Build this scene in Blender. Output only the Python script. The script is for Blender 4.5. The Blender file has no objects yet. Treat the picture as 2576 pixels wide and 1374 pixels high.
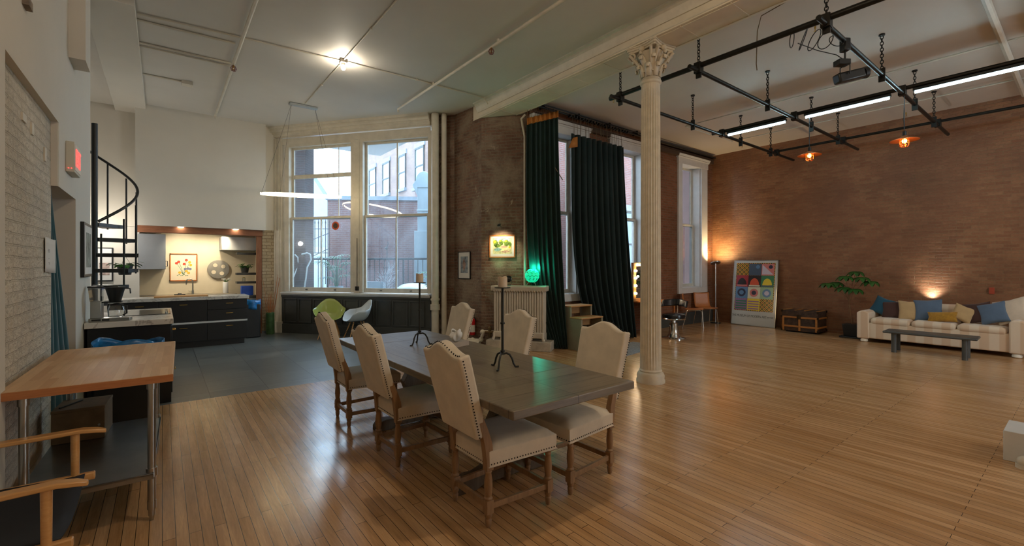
import bpy, math, random
from mathutils import Vector, Matrix
random.seed(7)
R = math.radians
S = bpy.context.scene
COL = S.collection

# ------------------------------------------------------------------ camera
cam_d = bpy.data.cameras.new('camera'); cam = bpy.data.objects.new('camera', cam_d); COL.objects.link(cam)
cam.location = (0, 0, 1.55)
cam.rotation_euler = (R(90), 0, R(-37.8))
cam_d.sensor_width = 36; cam_d.lens = 36 * 1134 / 2576; cam_d.shift_y = -19 / 2576
cam_d.clip_start = 0.05; cam_d.clip_end = 200
S.camera = cam
# ------------------------------------------------------------------ world, exposure
W = bpy.data.worlds.new('world'); S.world = W; W.use_nodes = True
bgn = W.node_tree.nodes['Background']; bgn.inputs[0].default_value = (0.72, 0.87, 1.0, 1); bgn.inputs[1].default_value = 6.5
S.view_settings.view_transform = 'Standard'; S.view_settings.look = 'None'
S.view_settings.exposure = 0.78; S.view_settings.gamma = 1.0; S.view_settings.use_curve_mapping = False
S.cycles.max_bounces = 8; S.cycles.diffuse_bounces = 5; S.cycles.glossy_bounces = 4; S.cycles.transparent_max_bounces = 12
S.cycles.caustics_reflective = False; S.cycles.caustics_refractive = False
S.cycles.sample_clamp_indirect = 6
S.cycles.use_denoising = True

def area(name, loc, rot, sx, sy, power, color=(1, 1, 1), portal=False, spread=180):
    d = bpy.data.lights.new(name, 'AREA'); d.shape = 'RECTANGLE'; d.size = sx; d.size_y = sy; d.energy = power; d.color = color
    d.spread = R(spread)
    if portal: d.cycles.is_portal = True
    o = bpy.data.objects.new(name, d); COL.objects.link(o); o.location = loc; o.rotation_euler = rot; return o
def point(name, loc, power, color=(1, 1, 1), r=0.05, parent=None):
    d = bpy.data.lights.new(name, 'POINT'); d.energy = power; d.color = color; d.shadow_soft_size = r
    o = bpy.data.objects.new(name, d); COL.objects.link(o); o.location = loc
    if parent: o.parent = parent
    return o
def spot(name, loc, target, power, color=(1, 1, 1), ang=60, blend=0.6, r=0.04):
    d = bpy.data.lights.new(name, 'SPOT'); d.energy = power; d.color = color; d.spot_size = R(ang); d.spot_blend = blend; d.shadow_soft_size = r
    o = bpy.data.objects.new(name, d); COL.objects.link(o); o.location = loc
    o.rotation_euler = (Vector(target) - Vector(loc)).to_track_quat('-Z', 'Y').to_euler(); return o

BAYL = Vector((2.06, 11.66, 0)); BAYR = Vector((4.46, 8.56, 0)); BU = (BAYR - BAYL).normalized(); BN = Vector((-BU.y, BU.x, 0))
BAYA = math.atan2(BU.y, BU.x)
# sampling portals in the window openings (they give no light of their own, only the sky's)
bc = BAYL + BU * 2.0 + BN * 0.02 + Vector((0, 0, 2.65))
area('portal_bay', bc, (R(-90), 0, BAYA), 3.7, 3.4, 1, portal=True)
for wx in (6.4, 8.5, 11.06):
    area('portal_window', (wx, 6.9, 2.55), (R(-90), 0, 0), 1.1, 3.3, 1, portal=True)
for wx in (8.2,):
    area('portal_fill_window', (wx, -5.02, 2.3), (R(90), 0, 0), 1.7, 3.0, 1, portal=True)

# ------------------------------------------------------------------ materials
def rgb(h):
    h = h.lstrip('#'); c = [int(h[i:i + 2], 16) / 255 for i in (0, 2, 4)]
    return tuple(x / 12.92 if x <= .04045 else ((x + .055) / 1.055) ** 2.4 for x in c) + (1,)
class NT:
    def __init__(s, name):
        s.m = bpy.data.materials.new(name); s.m.use_nodes = True; s.t = s.m.node_tree; s.p = s.t.nodes['Principled BSDF']; s.out = s.t.nodes['Material Output']
    def n(s, typ, **kw):
        nd = s.t.nodes.new(typ)
        for k, v in kw.items(): setattr(nd, k, v)
        return nd
    def l(s, a, b): s.t.links.new(a, b)
    def i(s, nd, **kw):
        for k, v in kw.items(): nd.inputs[k.replace('_', ' ')].default_value = v
    def coord(s, kind='Object', scale=(1, 1, 1), rot=(0, 0, 0), loc=(0, 0, 0)):
        c = s.n('ShaderNodeTexCoord'); mp = s.n('ShaderNodeMapping'); s.l(c.outputs[kind], mp.inputs[0])
        mp.inputs['Scale'].default_value = scale; mp.inputs['Rotation'].default_value = rot; mp.inputs['Location'].default_value = loc
        return mp.outputs[0]
    def noise(s, vec, scale=5, detail=4, rough=.5, dist=0):
        nd = s.n('ShaderNodeTexNoise'); s.l(vec, nd.inputs['Vector']); s.i(nd, Scale=scale, Detail=detail, Roughness=rough, Distortion=dist); return nd.outputs['Fac']
    def ramp(s, fac, stops):
        nd = s.n('ShaderNodeValToRGB'); s.l(fac, nd.inputs[0]); e = nd.color_ramp.elements
        while len(e) < len(stops): e.new(0.5)
        for k, (p, c) in enumerate(stops): e[k].position = p; e[k].color = c if len(c) == 4 else tuple(c) + (1,)
        return nd.outputs[0]
    def mix(s, fac, a, b, mode='MIX'):
        nd = s.n('ShaderNodeMix', data_type='RGBA', blend_type=mode)
        for sock, v in ((nd.inputs[0], fac), (nd.inputs[6], a), (nd.inputs[7], b)):
            if hasattr(v, 'is_output'): s.l(v, sock)
            else: sock.default_value = v
        return nd.outputs[2]
    def math(s, op, a, b=0.0):
        nd = s.n('ShaderNodeMath', operation=op)
        for sock, v in ((nd.inputs[0], a), (nd.inputs[1], b)):
            if hasattr(v, 'is_output'): s.l(v, sock)
            else: sock.default_value = v
        return nd.outputs[0]
    def base(s, c):
        if hasattr(c, 'is_output'): s.l(c, s.p.inputs['Base Color'])
        else: s.p.inputs['Base Color'].default_value = c
    def bump(s, h, strength=.3, dist=.01):
        nd = s.n('ShaderNodeBump'); s.l(h, nd.inputs['Height']); s.i(nd, Strength=strength, Distance=dist); s.l(nd.outputs[0], s.p.inputs['Normal'])
    def rough(s, v):
        if hasattr(v, 'is_output'): s.l(v, s.p.inputs['Roughness'])
        else: s.p.inputs['Roughness'].default_value = v
BW = lambda v: (v, v, v, 1)
def plain(name, hexc, rough=.6, metal=0, var=.06, scale=6, bump=0, bscale=60, coat=0, sheen=0, alpha=None):
    t = NT(name); c = rgb(hexc); v = t.coord()
    if var:
        f = t.noise(v, scale, 5, .6)
        lo = tuple(max(0, x * (1 - var * 2.2)) for x in c[:3]); hi = tuple(min(1, x * (1 + var * 1.6)) for x in c[:3])
        t.base(t.ramp(f, [(.3, lo), (.7, hi)]))
    else: t.base(c)
    t.rough(rough); t.p.inputs['Metallic'].default_value = metal
    if bump: t.bump(t.noise(v, bscale, 3), bump, .004)
    if coat: t.p.inputs['Coat Weight'].default_value = coat; t.p.inputs['Coat Roughness'].default_value = .1
    if sheen: t.p.inputs['Sheen Weight'].default_value = sheen
    return t.m
def emit(name, hexc, strength):
    t = NT(name); t.base(rgb(hexc)); t.p.inputs['Emission Color'].default_value = rgb(hexc); t.p.inputs['Emission Strength'].default_value = strength; return t.m
def wood(name, a, b, rough=.4, axis='X', scale=1.0, ring=14, coat=0, bump=.15):
    t = NT(name); sc = {'X': (1, 9, 9), 'Y': (9, 1, 9), 'Z': (9, 9, 1)}[axis]
    v = t.coord('Object', tuple(k * scale for k in sc))
    f = t.noise(v, 3.2, 6, .62, .5); g = t.noise(v, ring, 3, .6, .2)
    c = t.mix(.35, t.ramp(f, [(.3, rgb(a)), (.7, rgb(b))]), t.ramp(g, [(.35, rgb(a)), (.65, rgb(b))]))
    t.base(c); t.rough(rough); t.bump(g, bump, .002)
    if coat: t.p.inputs['Coat Weight'].default_value = coat; t.p.inputs['Coat Roughness'].default_value = .15
    return t.m
def brick(name, c1, c2, mortar, bw=.205, rh=.061, ms=.009, bump=.6, rough=.75, stain=None, stainc=None, patch=None, mottle=.5, spec=.4, dist=.02, worn=None):
    t = NT(name); v = t.coord('UV')
    wob = t.n('ShaderNodeTexNoise'); t.l(v, wob.inputs['Vector']); t.i(wob, Scale=5.0, Detail=2.0)
    vv = t.mix(.022, v, wob.outputs['Color'], 'ADD')
    b = t.n('ShaderNodeTexBrick'); t.l(vv, b.inputs['Vector'])
    t.i(b, Color1=rgb(c1), Color2=rgb(c2), Mortar=rgb(mortar), Scale=1.0, Mortar_Size=ms, Mortar_Smooth=.3, Bias=0.0, Brick_Width=bw, Row_Height=rh)
    n1 = t.noise(v, 1.1, 6, .62); n2 = t.noise(v, 26, 4, .6)
    c = t.mix(mottle, b.outputs['Color'], t.ramp(n2, [(.25, BW(.35)), (.75, BW(.95))]), 'MULTIPLY')
    c = t.mix(.75, c, t.ramp(n1, [(.3, BW(.62)), (.7, BW(1.25))]), 'MULTIPLY')
    if stainc:
        m = t.ramp(t.noise(v, stain, 7, .72, .4), [(.46, BW(0)), (.62, BW(.85))]); c = t.mix(m, c, rgb(stainc))
    if patch:
        m = t.ramp(t.noise(v, patch[0], 8, .75, .6), [(patch[2], BW(0)), (patch[2] + .06, BW(1))]); c = t.mix(m, c, rgb(patch[1]))
    t.base(c); t.rough(rough); t.p.inputs['Specular IOR Level'].default_value = spec
    h = t.math('ADD', t.math('MULTIPLY', b.outputs['Fac'], -.8), t.math('MULTIPLY', n2, .55))
    h = t.math('ADD', h, t.math('MULTIPLY', t.noise(v, 7, 4), .8))
    t.bump(h, bump, dist); return t.m

M = {}
M['white_wall'] = plain('white_wall_paint', '#d2ccc1', .7, var=.012, scale=2, bump=.12, bscale=30)
M['ceiling'] = plain('ceiling_paint', '#cdc8c0', .65, var=.02, scale=1.2)
M['ceiling_r'] = plain('ceiling_paint_warm', '#d0c7bc', .62, var=.02, scale=1.2)
M['trim'] = plain('trim_paint', '#d3cbbb', .42, var=.05, scale=5, bump=.1, bscale=25)
M['trim_white'] = plain('window_white_paint', '#d6d6d4', .4, var=.03)
M['beam'] = plain('beam_paint', '#ddd2bd', .5, var=.04, scale=3, bump=.12, bscale=20)
M['column'] = plain('column_paint', '#d0c4ae', .45, var=.06, scale=8, bump=.35, bscale=45)
M['brick_red'] = brick('brick_red_brown', '#8a5a3c', '#a0704e', '#94704f', ms=.007, bump=.6, rough=.5, stain=.8, stainc='#7c5238', patch=(3.2, '#b59e8c', .69), spec=.5, mottle=.4)
M['brick_dark'] = brick('brick_dark_pier', '#6e4c39', '#8a634b', '#85735f', ms=.009, bump=.8, rough=.55, stain=1.4, stainc='#93836f', patch=(2.5, '#b0a08a', .62), spec=.5)
M['brick_win'] = brick('brick_window_wall', '#80502f', '#965f42', '#876a55', bump=.6, rough=.65)
M['brick_white'] = brick('brick_painted_white', '#d9d0c0', '#ddd4c4', '#cfc6b6', bw=.21, rh=.07, ms=.007, bump=1.0, rough=.7, stain=5, stainc='#cbbfac', patch=(9, '#8d7e6a', .70), mottle=.3, dist=.045)
M['brick_cream'] = brick('brick_cream_worn', '#d4c2a4', '#c9b492', '#b39c7e', bw=.2, rh=.075, ms=.008, bump=1.0, rough=.8, patch=(4, '#8a5f47', .68), mottle=.3, dist=.03)
M['brick_out'] = brick('brick_outside', '#633e39', '#704a42', '#75696a', ms=.007, bump=.3, rough=.8, mottle=.3)
M['brick_out_pale'] = brick('brick_outside_pale', '#73594e', '#806558', '#7d716c', ms=.007, bump=.3, rough=.85, mottle=.2)
M['brick_out_dark'] = brick('brick_outside_dark', '#4a302c', '#3d2a2a', '#54484a', bump=.3, rough=.8)
def floor_mat():
    t = NT('maple_strip_floor'); v = t.coord('UV', rot=(0, 0, R(90)))
    b = t.n('ShaderNodeTexBrick'); b.offset = .37; b.offset_frequency = 2; b.squash = 1; t.l(v, b.inputs['Vector'])
    t.i(b, Color1=rgb('#c2986a'), Color2=rgb('#d6b085'), Mortar=rgb('#35200f'), Scale=1.0, Mortar_Size=.0016, Mortar_Smooth=.1, Bias=0.0, Brick_Width=1.35, Row_Height=.061)
    g = t.coord('UV', scale=(22, 1.6, 1)); gr = t.noise(g, 4, 5, .62, .6); big = t.noise(t.coord('UV'), .7, 4, .6)
    blot = t.noise(t.coord('UV', scale=(16, .9, 1)), 1.0, 1, .5)
    c = t.mix(.7, b.outputs['Color'], t.ramp(gr, [(.3, BW(.72)), (.7, BW(1.12))]), 'MULTIPLY')
    c = t.mix(.8, c, t.ramp(blot, [(.35, (.80, .74, .66, 1)), (.65, (1.08, 1.07, 1.05, 1))]), 'MULTIPLY')
    c = t.mix(.6, c, t.ramp(big, [(.3, (.85, .8, .75, 1)), (.7, (1.08, 1.06, 1.04, 1))]), 'MULTIPLY')
    t.base(c)
    t.rough(t.ramp(t.noise(t.coord('UV'), 3, 5, .6), [(.3, BW(.17)), (.7, BW(.265))]))
    h = t.math('ADD', t.math('MULTIPLY', b.outputs['Fac'], -1.0), t.math('MULTIPLY', t.noise(t.coord('UV', scale=(5, 1.3, 1)), 2.2, 3), 1.6))
    t.bump(h, .14, .005); t.p.inputs['Specular IOR Level'].default_value = .75
    return t.m
M['floor'] = floor_mat()
def tile_mat():
    t = NT('slate_tile_floor'); v = t.coord('UV', loc=(.16, .1, 0))
    b = t.n('ShaderNodeTexBrick'); b.offset = 0; t.l(v, b.inputs['Vector'])
    t.i(b, Color1=rgb('#5d605d'), Color2=rgb('#6f726e'), Mortar=rgb('#343635'), Scale=1.0, Mortar_Size=.004, Mortar_Smooth=.1, Brick_Width=.61, Row_Height=.61)
    g = t.noise(t.coord('UV', scale=(1.2, 9, 1)), 1.6, 6, .65, 1.2)
    c = t.mix(.85, b.outputs['Color'], t.ramp(g, [(.28, BW(.5)), (.72, BW(1.35))]), 'MULTIPLY')
    t.base(c); t.rough(t.ramp(g, [(.3, BW(.285)), (.7, BW(.38))]))
    t.bump(t.math('ADD', t.math('MULTIPLY', b.outputs['Fac'], -1.0), g), .15, .004); return t.m
M['tile'] = tile_mat()
def glass_mat(name='window_glass', tint=(.93, .97, 1, 1), gloss=.08):
    t = NT(name); tr = t.n('ShaderNodeBsdfTransparent'); tr.inputs[0].default_value = tint; gl = t.n('ShaderNodeBsdfGlossy'); gl.inputs['Roughness'].default_value = .02
    mx = t.n('ShaderNodeMixShader'); lw = t.n('ShaderNodeLayerWeight'); lw.inputs[0].default_value = .15
    t.l(t.math('ADD', t.math('MULTIPLY', lw.outputs['Fresnel'], .8), gloss), mx.inputs[0]); t.l(tr.outputs[0], mx.inputs[1]); t.l(gl.outputs[0], mx.inputs[2]); t.l(mx.outputs[0], t.out.inputs[0]); return t.m
M['glass'] = glass_mat()
M['clear'] = glass_mat('clear_plastic', (.9, .92, .92, 1), .12)
def haze_glass():
    t = NT('dusty_window_glass'); tr = t.n('ShaderNodeBsdfTransparent'); tr.inputs[0].default_value = (.86, .94, 1, 1)
    gl = t.n('ShaderNodeBsdfGlossy'); gl.inputs['Roughness'].default_value = .03; tl = t.n('ShaderNodeBsdfTranslucent'); tl.inputs[0].default_value = (.8, .9, 1, 1)
    m1 = t.n('ShaderNodeMixShader'); t.l(t.ramp(t.noise(t.coord('Object', scale=(1, 1, .5)), 2.5, 6, .7, .6), [(.3, BW(.01)), (.75, BW(.09))]), m1.inputs[0])
    t.l(tr.outputs[0], m1.inputs[1]); t.l(tl.outputs[0], m1.inputs[2])
    m2 = t.n('ShaderNodeMixShader'); m2.inputs[0].default_value = .07; t.l(m1.outputs[0], m2.inputs[1]); t.l(gl.outputs[0], m2.inputs[2]); t.l(m2.outputs[0], t.out.inputs[0]); return t.m
M['dusty'] = haze_glass()
M['charcoal'] = plain('charcoal_wainscot', '#494945', .36, var=.05)
M['cabinet'] = plain('black_cabinet', '#111314', .42, var=.08, scale=12)
M['black'] = plain('black_metal', '#17191a', .4, var=.05)
M['black_gloss'] = plain('black_gloss', '#0d0f10', .12, var=0)
M['iron'] = plain('wrought_iron', '#34332f', .5, .6, var=.1)
M['pipe'] = plain('rig_pipe', '#2b2926', .38, .7, var=.12, scale=9)
M['steel'] = plain('stainless_steel', '#b4b3ad', .28, 1, var=.04)
M['chrome'] = plain('chrome', '#d8d8d6', .12, 1, var=0)
M['brass'] = plain('brass', '#c9a55a', .3, 1, var=0)
M['linen'] = plain('linen_upholstery', '#d6c8b2', .85, var=.05, scale=7, bump=.25, bscale=400, sheen=.25)
M['nail'] = plain('nailhead', '#2e2620', .35, .8, var=0)
M['oak'] = wood('weathered_oak', '#7d5f41', '#a37f5b', .5, 'Z')
def table_mat(q=0):
    t = NT('grey_washed_wood' + ('_ends' if q else '')); v = t.coord('Object', loc=(.02, .03, 0), rot=(0, 0, R(0 if q else 90)))
    b = t.n('ShaderNodeTexBrick'); b.offset = 0; t.l(v, b.inputs['Vector'])
    t.i(b, Color1=rgb('#6a5f50'), Color2=rgb('#776b5a'), Mortar=rgb('#2c251d'), Scale=1.0, Mortar_Size=.0025, Mortar_Smooth=.2, Brick_Width=9.0, Row_Height=.18)
    g = t.noise(t.coord('Object', scale=(1, 13, 13) if q else (13, 1, 13)), 3, 6, .65, .4); w = t.noise(t.coord('Object', scale=(.5, 3, 3) if q else (3, .5, 3)), 3, 5, .6)
    c = t.mix(.8, b.outputs['Color'], t.ramp(g, [(.3, BW(.72)), (.7, BW(1.25))]), 'MULTIPLY')
    c = t.mix(t.ramp(w, [(.5, BW(0)), (.75, BW(.45))]), c, rgb('#94897a'))
    t.base(c); t.rough(t.ramp(w, [(.3, BW(.285)), (.7, BW(.4))])); t.bump(t.math('ADD', g, t.math('MULTIPLY', b.outputs['Fac'], -2)), .25, .003); return t.m
M['table'] = table_mat(); M['table_x'] = table_mat(1)
M['table_leg'] = wood('grey_washed_wood_legs', '#564a3c', '#766857', .5, 'Z')
def butcher():
    t = NT('butcher_block_maple'); v = t.coord('Object')
    b = t.n('ShaderNodeTexBrick'); b.offset = .43; t.l(v, b.inputs['Vector']); t.l(t.coord('Object', rot=(0, 0, R(90))), b.inputs['Vector'])
    t.i(b, Color1=rgb('#c79a6e'), Color2=rgb('#dab68c'), Mortar=rgb('#c1976b'), Scale=1.0, Mortar_Size=.0006, Brick_Width=.46, Row_Height=.042)
    g = t.noise(t.coord('Object', scale=(14, 1.5, 4)), 4, 5, .6)
    t.base(t.mix(.5, b.outputs['Color'], t.ramp(g, [(.3, BW(.85)), (.7, BW(1.08))]), 'MULTIPLY')); t.rough(.45); return t.m
M['butcher'] = butcher()
M['radiator'] = plain('radiator_paint', '#c6baa6', .5, var=.05)
M['edge_wood'] = wood('butcher_block_edge', '#a8683c', '#bd7d4c', .5, 'X')
M['chair_wood'] = wood('honey_beech', '#c08a4e', '#d6a468', .32, 'X', coat=.3)
M['ply'] = wood('orange_plywood', '#a8622f', '#c07a42', .35, 'X')
M['step'] = wood('pine_steps', '#b38450', '#cb9b66', .45, 'X')
M['step_side'] = plain('steps_side_paint', '#8a8570', .6)
M['timber'] = wood('reddish_timber', '#7a4a30', '#9c6646', .6, 'X')
M['timber_v'] = wood('reddish_timber_post', '#7a4a30', '#a06c4c', .6, 'Z')
def marble():
    t = NT('marble_worktop'); v = t.coord('Object'); f = t.noise(v, 2.2, 8, .6, 2.2)
    t.base(t.ramp(f, [(.46, rgb('#d8d3ca')), (.497, rgb('#a9a299')), (.52, rgb('#d9d5cc'))])); t.rough(.2); return t.m
M['marble'] = marble()
M['teal'] = plain('teal_velvet', '#0f4a55', .9, var=.1, sheen=.6)
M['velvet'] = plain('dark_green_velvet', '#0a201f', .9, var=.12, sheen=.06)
M['velvet_lit'] = plain('velvet_lamplit', '#0c2924', .88, var=.12, sheen=.1)  # greener copy of the velvet, the lamp's green glow put into its colour
M['leather_tab'] = plain('tan_lining', '#b8752f', .7)
M['kitchen_wall'] = plain('kitchen_cream_wall', '#d6c9b0', .6, var=.02)
M['paper'] = plain('paper_white', '#dcdad6', .8, var=.01)
M['wax'] = plain('candle_wax', '#d3c3ab', .5, var=.05); M['wax'].node_tree.nodes['Principled BSDF'].inputs['Subsurface Weight'].default_value = .2
M['grey_cab'] = plain('grey_cabinet', '#8f9296', .5, var=.02)
M['reel'] = plain('reel_metal', '#9b968c', .45, .4, var=.05)
M['leaf'] = plain('leaf_green', '#3e7a2c', .45, var=.25, scale=12)
M['leaf_dark'] = plain('leaf_dark_green', '#2f5c24', .4, var=.25, scale=12)
M['leaf_out'] = plain('palm_leaf', '#3f7f5c', .5, var=.3, scale=8)
M['stem'] = plain('plant_stem', '#7b5a3a', .7)
M['plastic_blue'] = plain('blue_bag', '#2a78b8', .25, var=.2, scale=14, bump=.8, bscale=18)
M['green_shell'] = plain('green_plastic_shell', '#a9b564', .22, var=0, coat=.3)
M['white_shell'] = plain('white_plastic_shell', '#cfd8dd', .3, var=0)
M['red'] = plain('red_enamel', '#c01a22', .3, var=0)
M['green_vase'] = plain('green_glazed_vase', '#4a6b3e', .4, var=.2, scale=10)
M['pvc'] = plain('white_pipe_paint', '#d6cdbb', .45, var=.05)
def fabric_stripe():
    t = NT('sofa_stripe_fabric'); c = t.n('ShaderNodeTexCoord'); sp = t.n('ShaderNodeSeparateXYZ'); t.l(c.outputs['Object'], sp.inputs[0])
    w = t.math('SINE', t.math('MULTIPLY', sp.outputs[1], 2 * math.pi / .24))
    t.base(t.ramp(t.math('ADD', t.math('MULTIPLY', w, .5), .5), [(.42, rgb('#dccab2')), (.58, rgb('#d2b698'))])); t.rough(.9); t.p.inputs['Sheen Weight'].default_value = .3; return t.m
M['sofa'] = fabric_stripe()
M['sofa_foot'] = plain('sofa_bun_foot', '#e3dccb', .4, var=0)
for k, h in dict(teal='#0f4c62', brown='#43251d', tan='#bb9c6e', blue='#566a82', gold='#a87a1e', cream='#d8c7b2').items():
    M['pil_' + k] = plain('pillow_' + k, h, .85, var=.12 if k == 'gold' else .05, scale=20 if k == 'gold' else 6, sheen=.3, bump=.2, bscale=200)
M['grey_table'] = plain('dark_grey_table', '#4c4d4b', .4, var=.08)
M['trunk'] = plain('trunk_canvas', '#3d2a1c', .7, var=.35, scale=14, bump=.4)
M['trunk_wood'] = wood('trunk_slat', '#8a5524', '#b57a38', .5, 'Y')
M['trunk_metal'] = plain('trunk_hardware', '#3c3020', .45, .8, var=.2)
M['vinyl'] = plain('black_vinyl', '#15171a', .25, var=0)
M['mirror'] = plain('mirror_glass', '#c8ccce', .03, 1, var=0)
M['bulb'] = emit('bulb_warm', '#ffe2b0', 14)
M['bulb_hot'] = emit('bulb_hot', '#fff0d2', 30)
M['bulb_or'] = emit('bulb_orange', '#ff9a3a', 22)
M['ring'] = emit('pendant_ring_glow', '#ffe9bd', 9)
M['tube'] = emit('tube_glow', '#c8f2ff', 22)
M['exit_red'] = emit('exit_red', '#ff3a36', 2.2)
M['down'] = emit('downlight_glow', '#fff2d8', 12)
M['green_glow'] = emit('green_lamp_shade', '#12d09a', .55)
M['ring_body'] = plain('ring_body', '#d9d4c4', .4, var=0)
M['alu'] = plain('galvanised_duct', '#a9b0b4', .35, .6, var=.08)
M['white_duct'] = plain('pale_duct_paint', '#9dacb6', .5, var=.03)
M['copper'] = plain('copper_shade', '#b0602c', .35, .8, var=.1)
M['gold_frame'] = plain('frame_mirror_gold', '#b48a4a', .4, .5)
M['terra'] = plain('terrace_stone', '#777f88', .8, var=.1)
M['sash'] = plain('sash_paint', '#cfcabd', .45, var=.06, scale=9)
M['card'] = plain('cardboard_wood', '#6d5a40', .6, var=.12, scale=10)
M['rugm'] = plain('grey_rug', '#8e959b', .95, var=.15, scale=30, bump=.5)
M['cement'] = plain('radiator_plinth', '#b8ad9a', .8, var=.12, bump=.5)
M['rubble'] = plain('rough_plaster_edge', '#8d7f70', .9, var=.3, scale=9, bump=1.0, bscale=14)
M['grass_dry'] = plain('dried_reed', '#c07a48', .8, var=.2)
M['net'] = plain('rope_cord', '#6e5f48', .9)

# ------------------------------------------------------------------ mesh builder
class MB:
    def __init__(s): s.v = []; s.f = []; s.T = Matrix()
    def add(s, vs, fs):
        k = len(s.v); s.v += [s.T @ Vector(p) for p in vs]; s.f += [tuple(i + k for i in f) for f in fs]; return s
    def box(s, x0, y0, z0, x1, y1, z1):
        if x1 < x0: x0, x1 = x1, x0
        if y1 < y0: y0, y1 = y1, y0
        if z1 < z0: z0, z1 = z1, z0
        return s.add([(x0, y0, z0), (x1, y0, z0), (x1, y1, z0), (x0, y1, z0), (x0, y0, z1), (x1, y0, z1), (x1, y1, z1), (x0, y1, z1)],
                     [(0, 3, 2, 1), (4, 5, 6, 7), (0, 1, 5, 4), (1, 2, 6, 5), (2, 3, 7, 6), (3, 0, 4, 7)])
    def tube(s, pts, r, n=10, closed=False, cap=True):
        pts = [Vector(p) for p in pts]; m = len(pts); rr = r if isinstance(r, (list, tuple)) else [r] * m
        vs = []; up = None
        for k in range(m):
            if closed: d = pts[(k + 1) % m] - pts[k - 1]
            else: d = pts[min(k + 1, m - 1)] - pts[max(k - 1, 0)]
            d.normalize()
            if up is None: up = Vector((0, 0, 1)) if abs(d.z) < .9 else Vector((1, 0, 0))
            a = (up - d * up.dot(d)); 
            if a.length < 1e-5: a = d.orthogonal()
            a.normalize(); up = a; b = d.cross(a)
            for j in range(n):
                t = 2 * math.pi * j / n; vs.append(pts[k] + (a * math.cos(t) + b * math.sin(t)) * rr[k])
        fs = []
        for k in range(m if closed else m - 1):
            for j in range(n):
                a0 = k * n + j; a1 = k * n + (j + 1) % n; b0 = ((k + 1) % m) * n + j; b1 = ((k + 1) % m) * n + (j + 1) % n
                fs.append((a0, a1, b1, b0))
        if cap and not closed: fs.append(tuple(range(n))[::-1]); fs.append(tuple((m - 1) * n + j for j in range(n)))
        return s.add(vs, fs)
    def cyl(s, a, b, r, r2=None, n=16): return s.tube([a, b], [r, r if r2 is None else r2], n)
    def lathe(s, prof, c=(0, 0, 0), n=24, flute=0, fn=0, fz=(0, 0)):
        vs = []; m = len(prof)
        for r, z in prof:
            for j in range(n):
                t = 2 * math.pi * j / n; q = r
                if flute and fz[0] <= z <= fz[1]: q = r - flute * (abs(math.cos(fn * t / 2)) ** .7)
                vs.append((c[0] + q * math.cos(t), c[1] + q * math.sin(t), c[2] + z))
        fs = [(k * n + j, k * n + (j + 1) % n, (k + 1) * n + (j + 1) % n, (k + 1) * n + j) for k in range(m - 1) for j in range(n)]
        if prof[0][0] > 1e-4: fs.append(tuple(range(n))[::-1])
        if prof[-1][0] > 1e-4: fs.append(tuple((m - 1) * n + j for j in range(n)))
        return s.add(vs, fs)
    def ball(s, c, r, n=12, sz=1.0):
        k = max(4, n // 2); return s.lathe([(max(1e-4, r * math.sin(math.pi * i / k)), -r * sz * math.cos(math.pi * i / k)) for i in range(k + 1)], c, n)
    def grid(s, fn, nu, nv, thick=None):
        vs = [fn(i / nu, j / nv) for j in range(nv + 1) for i in range(nu + 1)]; w = nu + 1
        fs = [(j * w + i, j * w + i + 1, (j + 1) * w + i + 1, (j + 1) * w + i) for j in range(nv) for i in range(nu)]
        return s.add(vs, fs)
    def prism(s, poly, fn, a, b):
        """poly: 2d points; fn(p, t) -> 3d; extruded between t=a and t=b"""
        n = len(poly); vs = [fn(p, a) for p in poly] + [fn(p, b) for p in poly]
        fs = [tuple(range(n))[::-1], tuple(range(n, 2 * n))] + [(i, (i + 1) % n, n + (i + 1) % n, n + i) for i in range(n)]
        return s.add(vs, fs)
    def build(s, name, mat, parent=None, loc=(0, 0, 0), rz=0, bevel=0, seg=2, smooth=True, label=None, solid=0, sub=0, ang=35):
        me = bpy.data.meshes.new(name); me.from_pydata([tuple(p) for p in s.v], [], s.f); me.update()
        uv = me.uv_layers.new(name='UVMap')
        for p in me.polygons:
            nn = p.normal
            if abs(nn.z) > .7: tx, ty = Vector((1, 0, 0)), Vector((0, 1, 0))
            else:
                tx = Vector((-nn.y, nn.x, 0)).normalized()
                if abs(tx.x) > abs(tx.y):
                    if tx.x < 0: tx = -tx
                elif tx.y < 0: tx = -tx
                ty = Vector((0, 0, 1))
            for li in p.loop_indices:
                co = me.vertices[me.loops[li].vertex_index].co; uv.data[li].uv = (co.dot(tx), co.dot(ty))
        if smooth:
            me.polygons.foreach_set('use_smooth', [True] * len(me.polygons)); me.set_sharp_from_angle(angle=R(ang))
        me.materials.append(M[mat] if isinstance(mat, str) else mat)
        o = bpy.data.objects.new(name, me); COL.objects.link(o); o.location = loc; o.rotation_euler = (0, 0, rz)
        if parent: o.parent = parent
        if solid: md = o.modifiers.new('solid', 'SOLIDIFY'); md.thickness = solid; md.offset = 0
        if bevel: md = o.modifiers.new('bevel', 'BEVEL'); md.width = bevel; md.segments = seg; md.limit_method = 'ANGLE'; md.angle_limit = R(40)
        if sub: md = o.modifiers.new('sub', 'SUBSURF'); md.levels = sub; md.render_levels = sub
        if label: o['label'] = label
        return o
def bx(*a): return MB().box(*a)
def thing(name, label, cat, loc=(0, 0, 0), rz=0, group=None):
    o = bpy.data.objects.new(name, None); COL.objects.link(o); o.location = loc; o.rotation_euler = (0, 0, rz); o.empty_display_size = .1
    o['label'] = label; o['category'] = cat
    if group: o['group'] = group
    return o
def tag(o, label, cat, group=None):
    o['label'] = label; o['category'] = cat
    if group: o['group'] = group
    return o
def struct(o, label=None):
    o['kind'] = 'structure'
    if label: o['label'] = label
    return o
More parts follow.
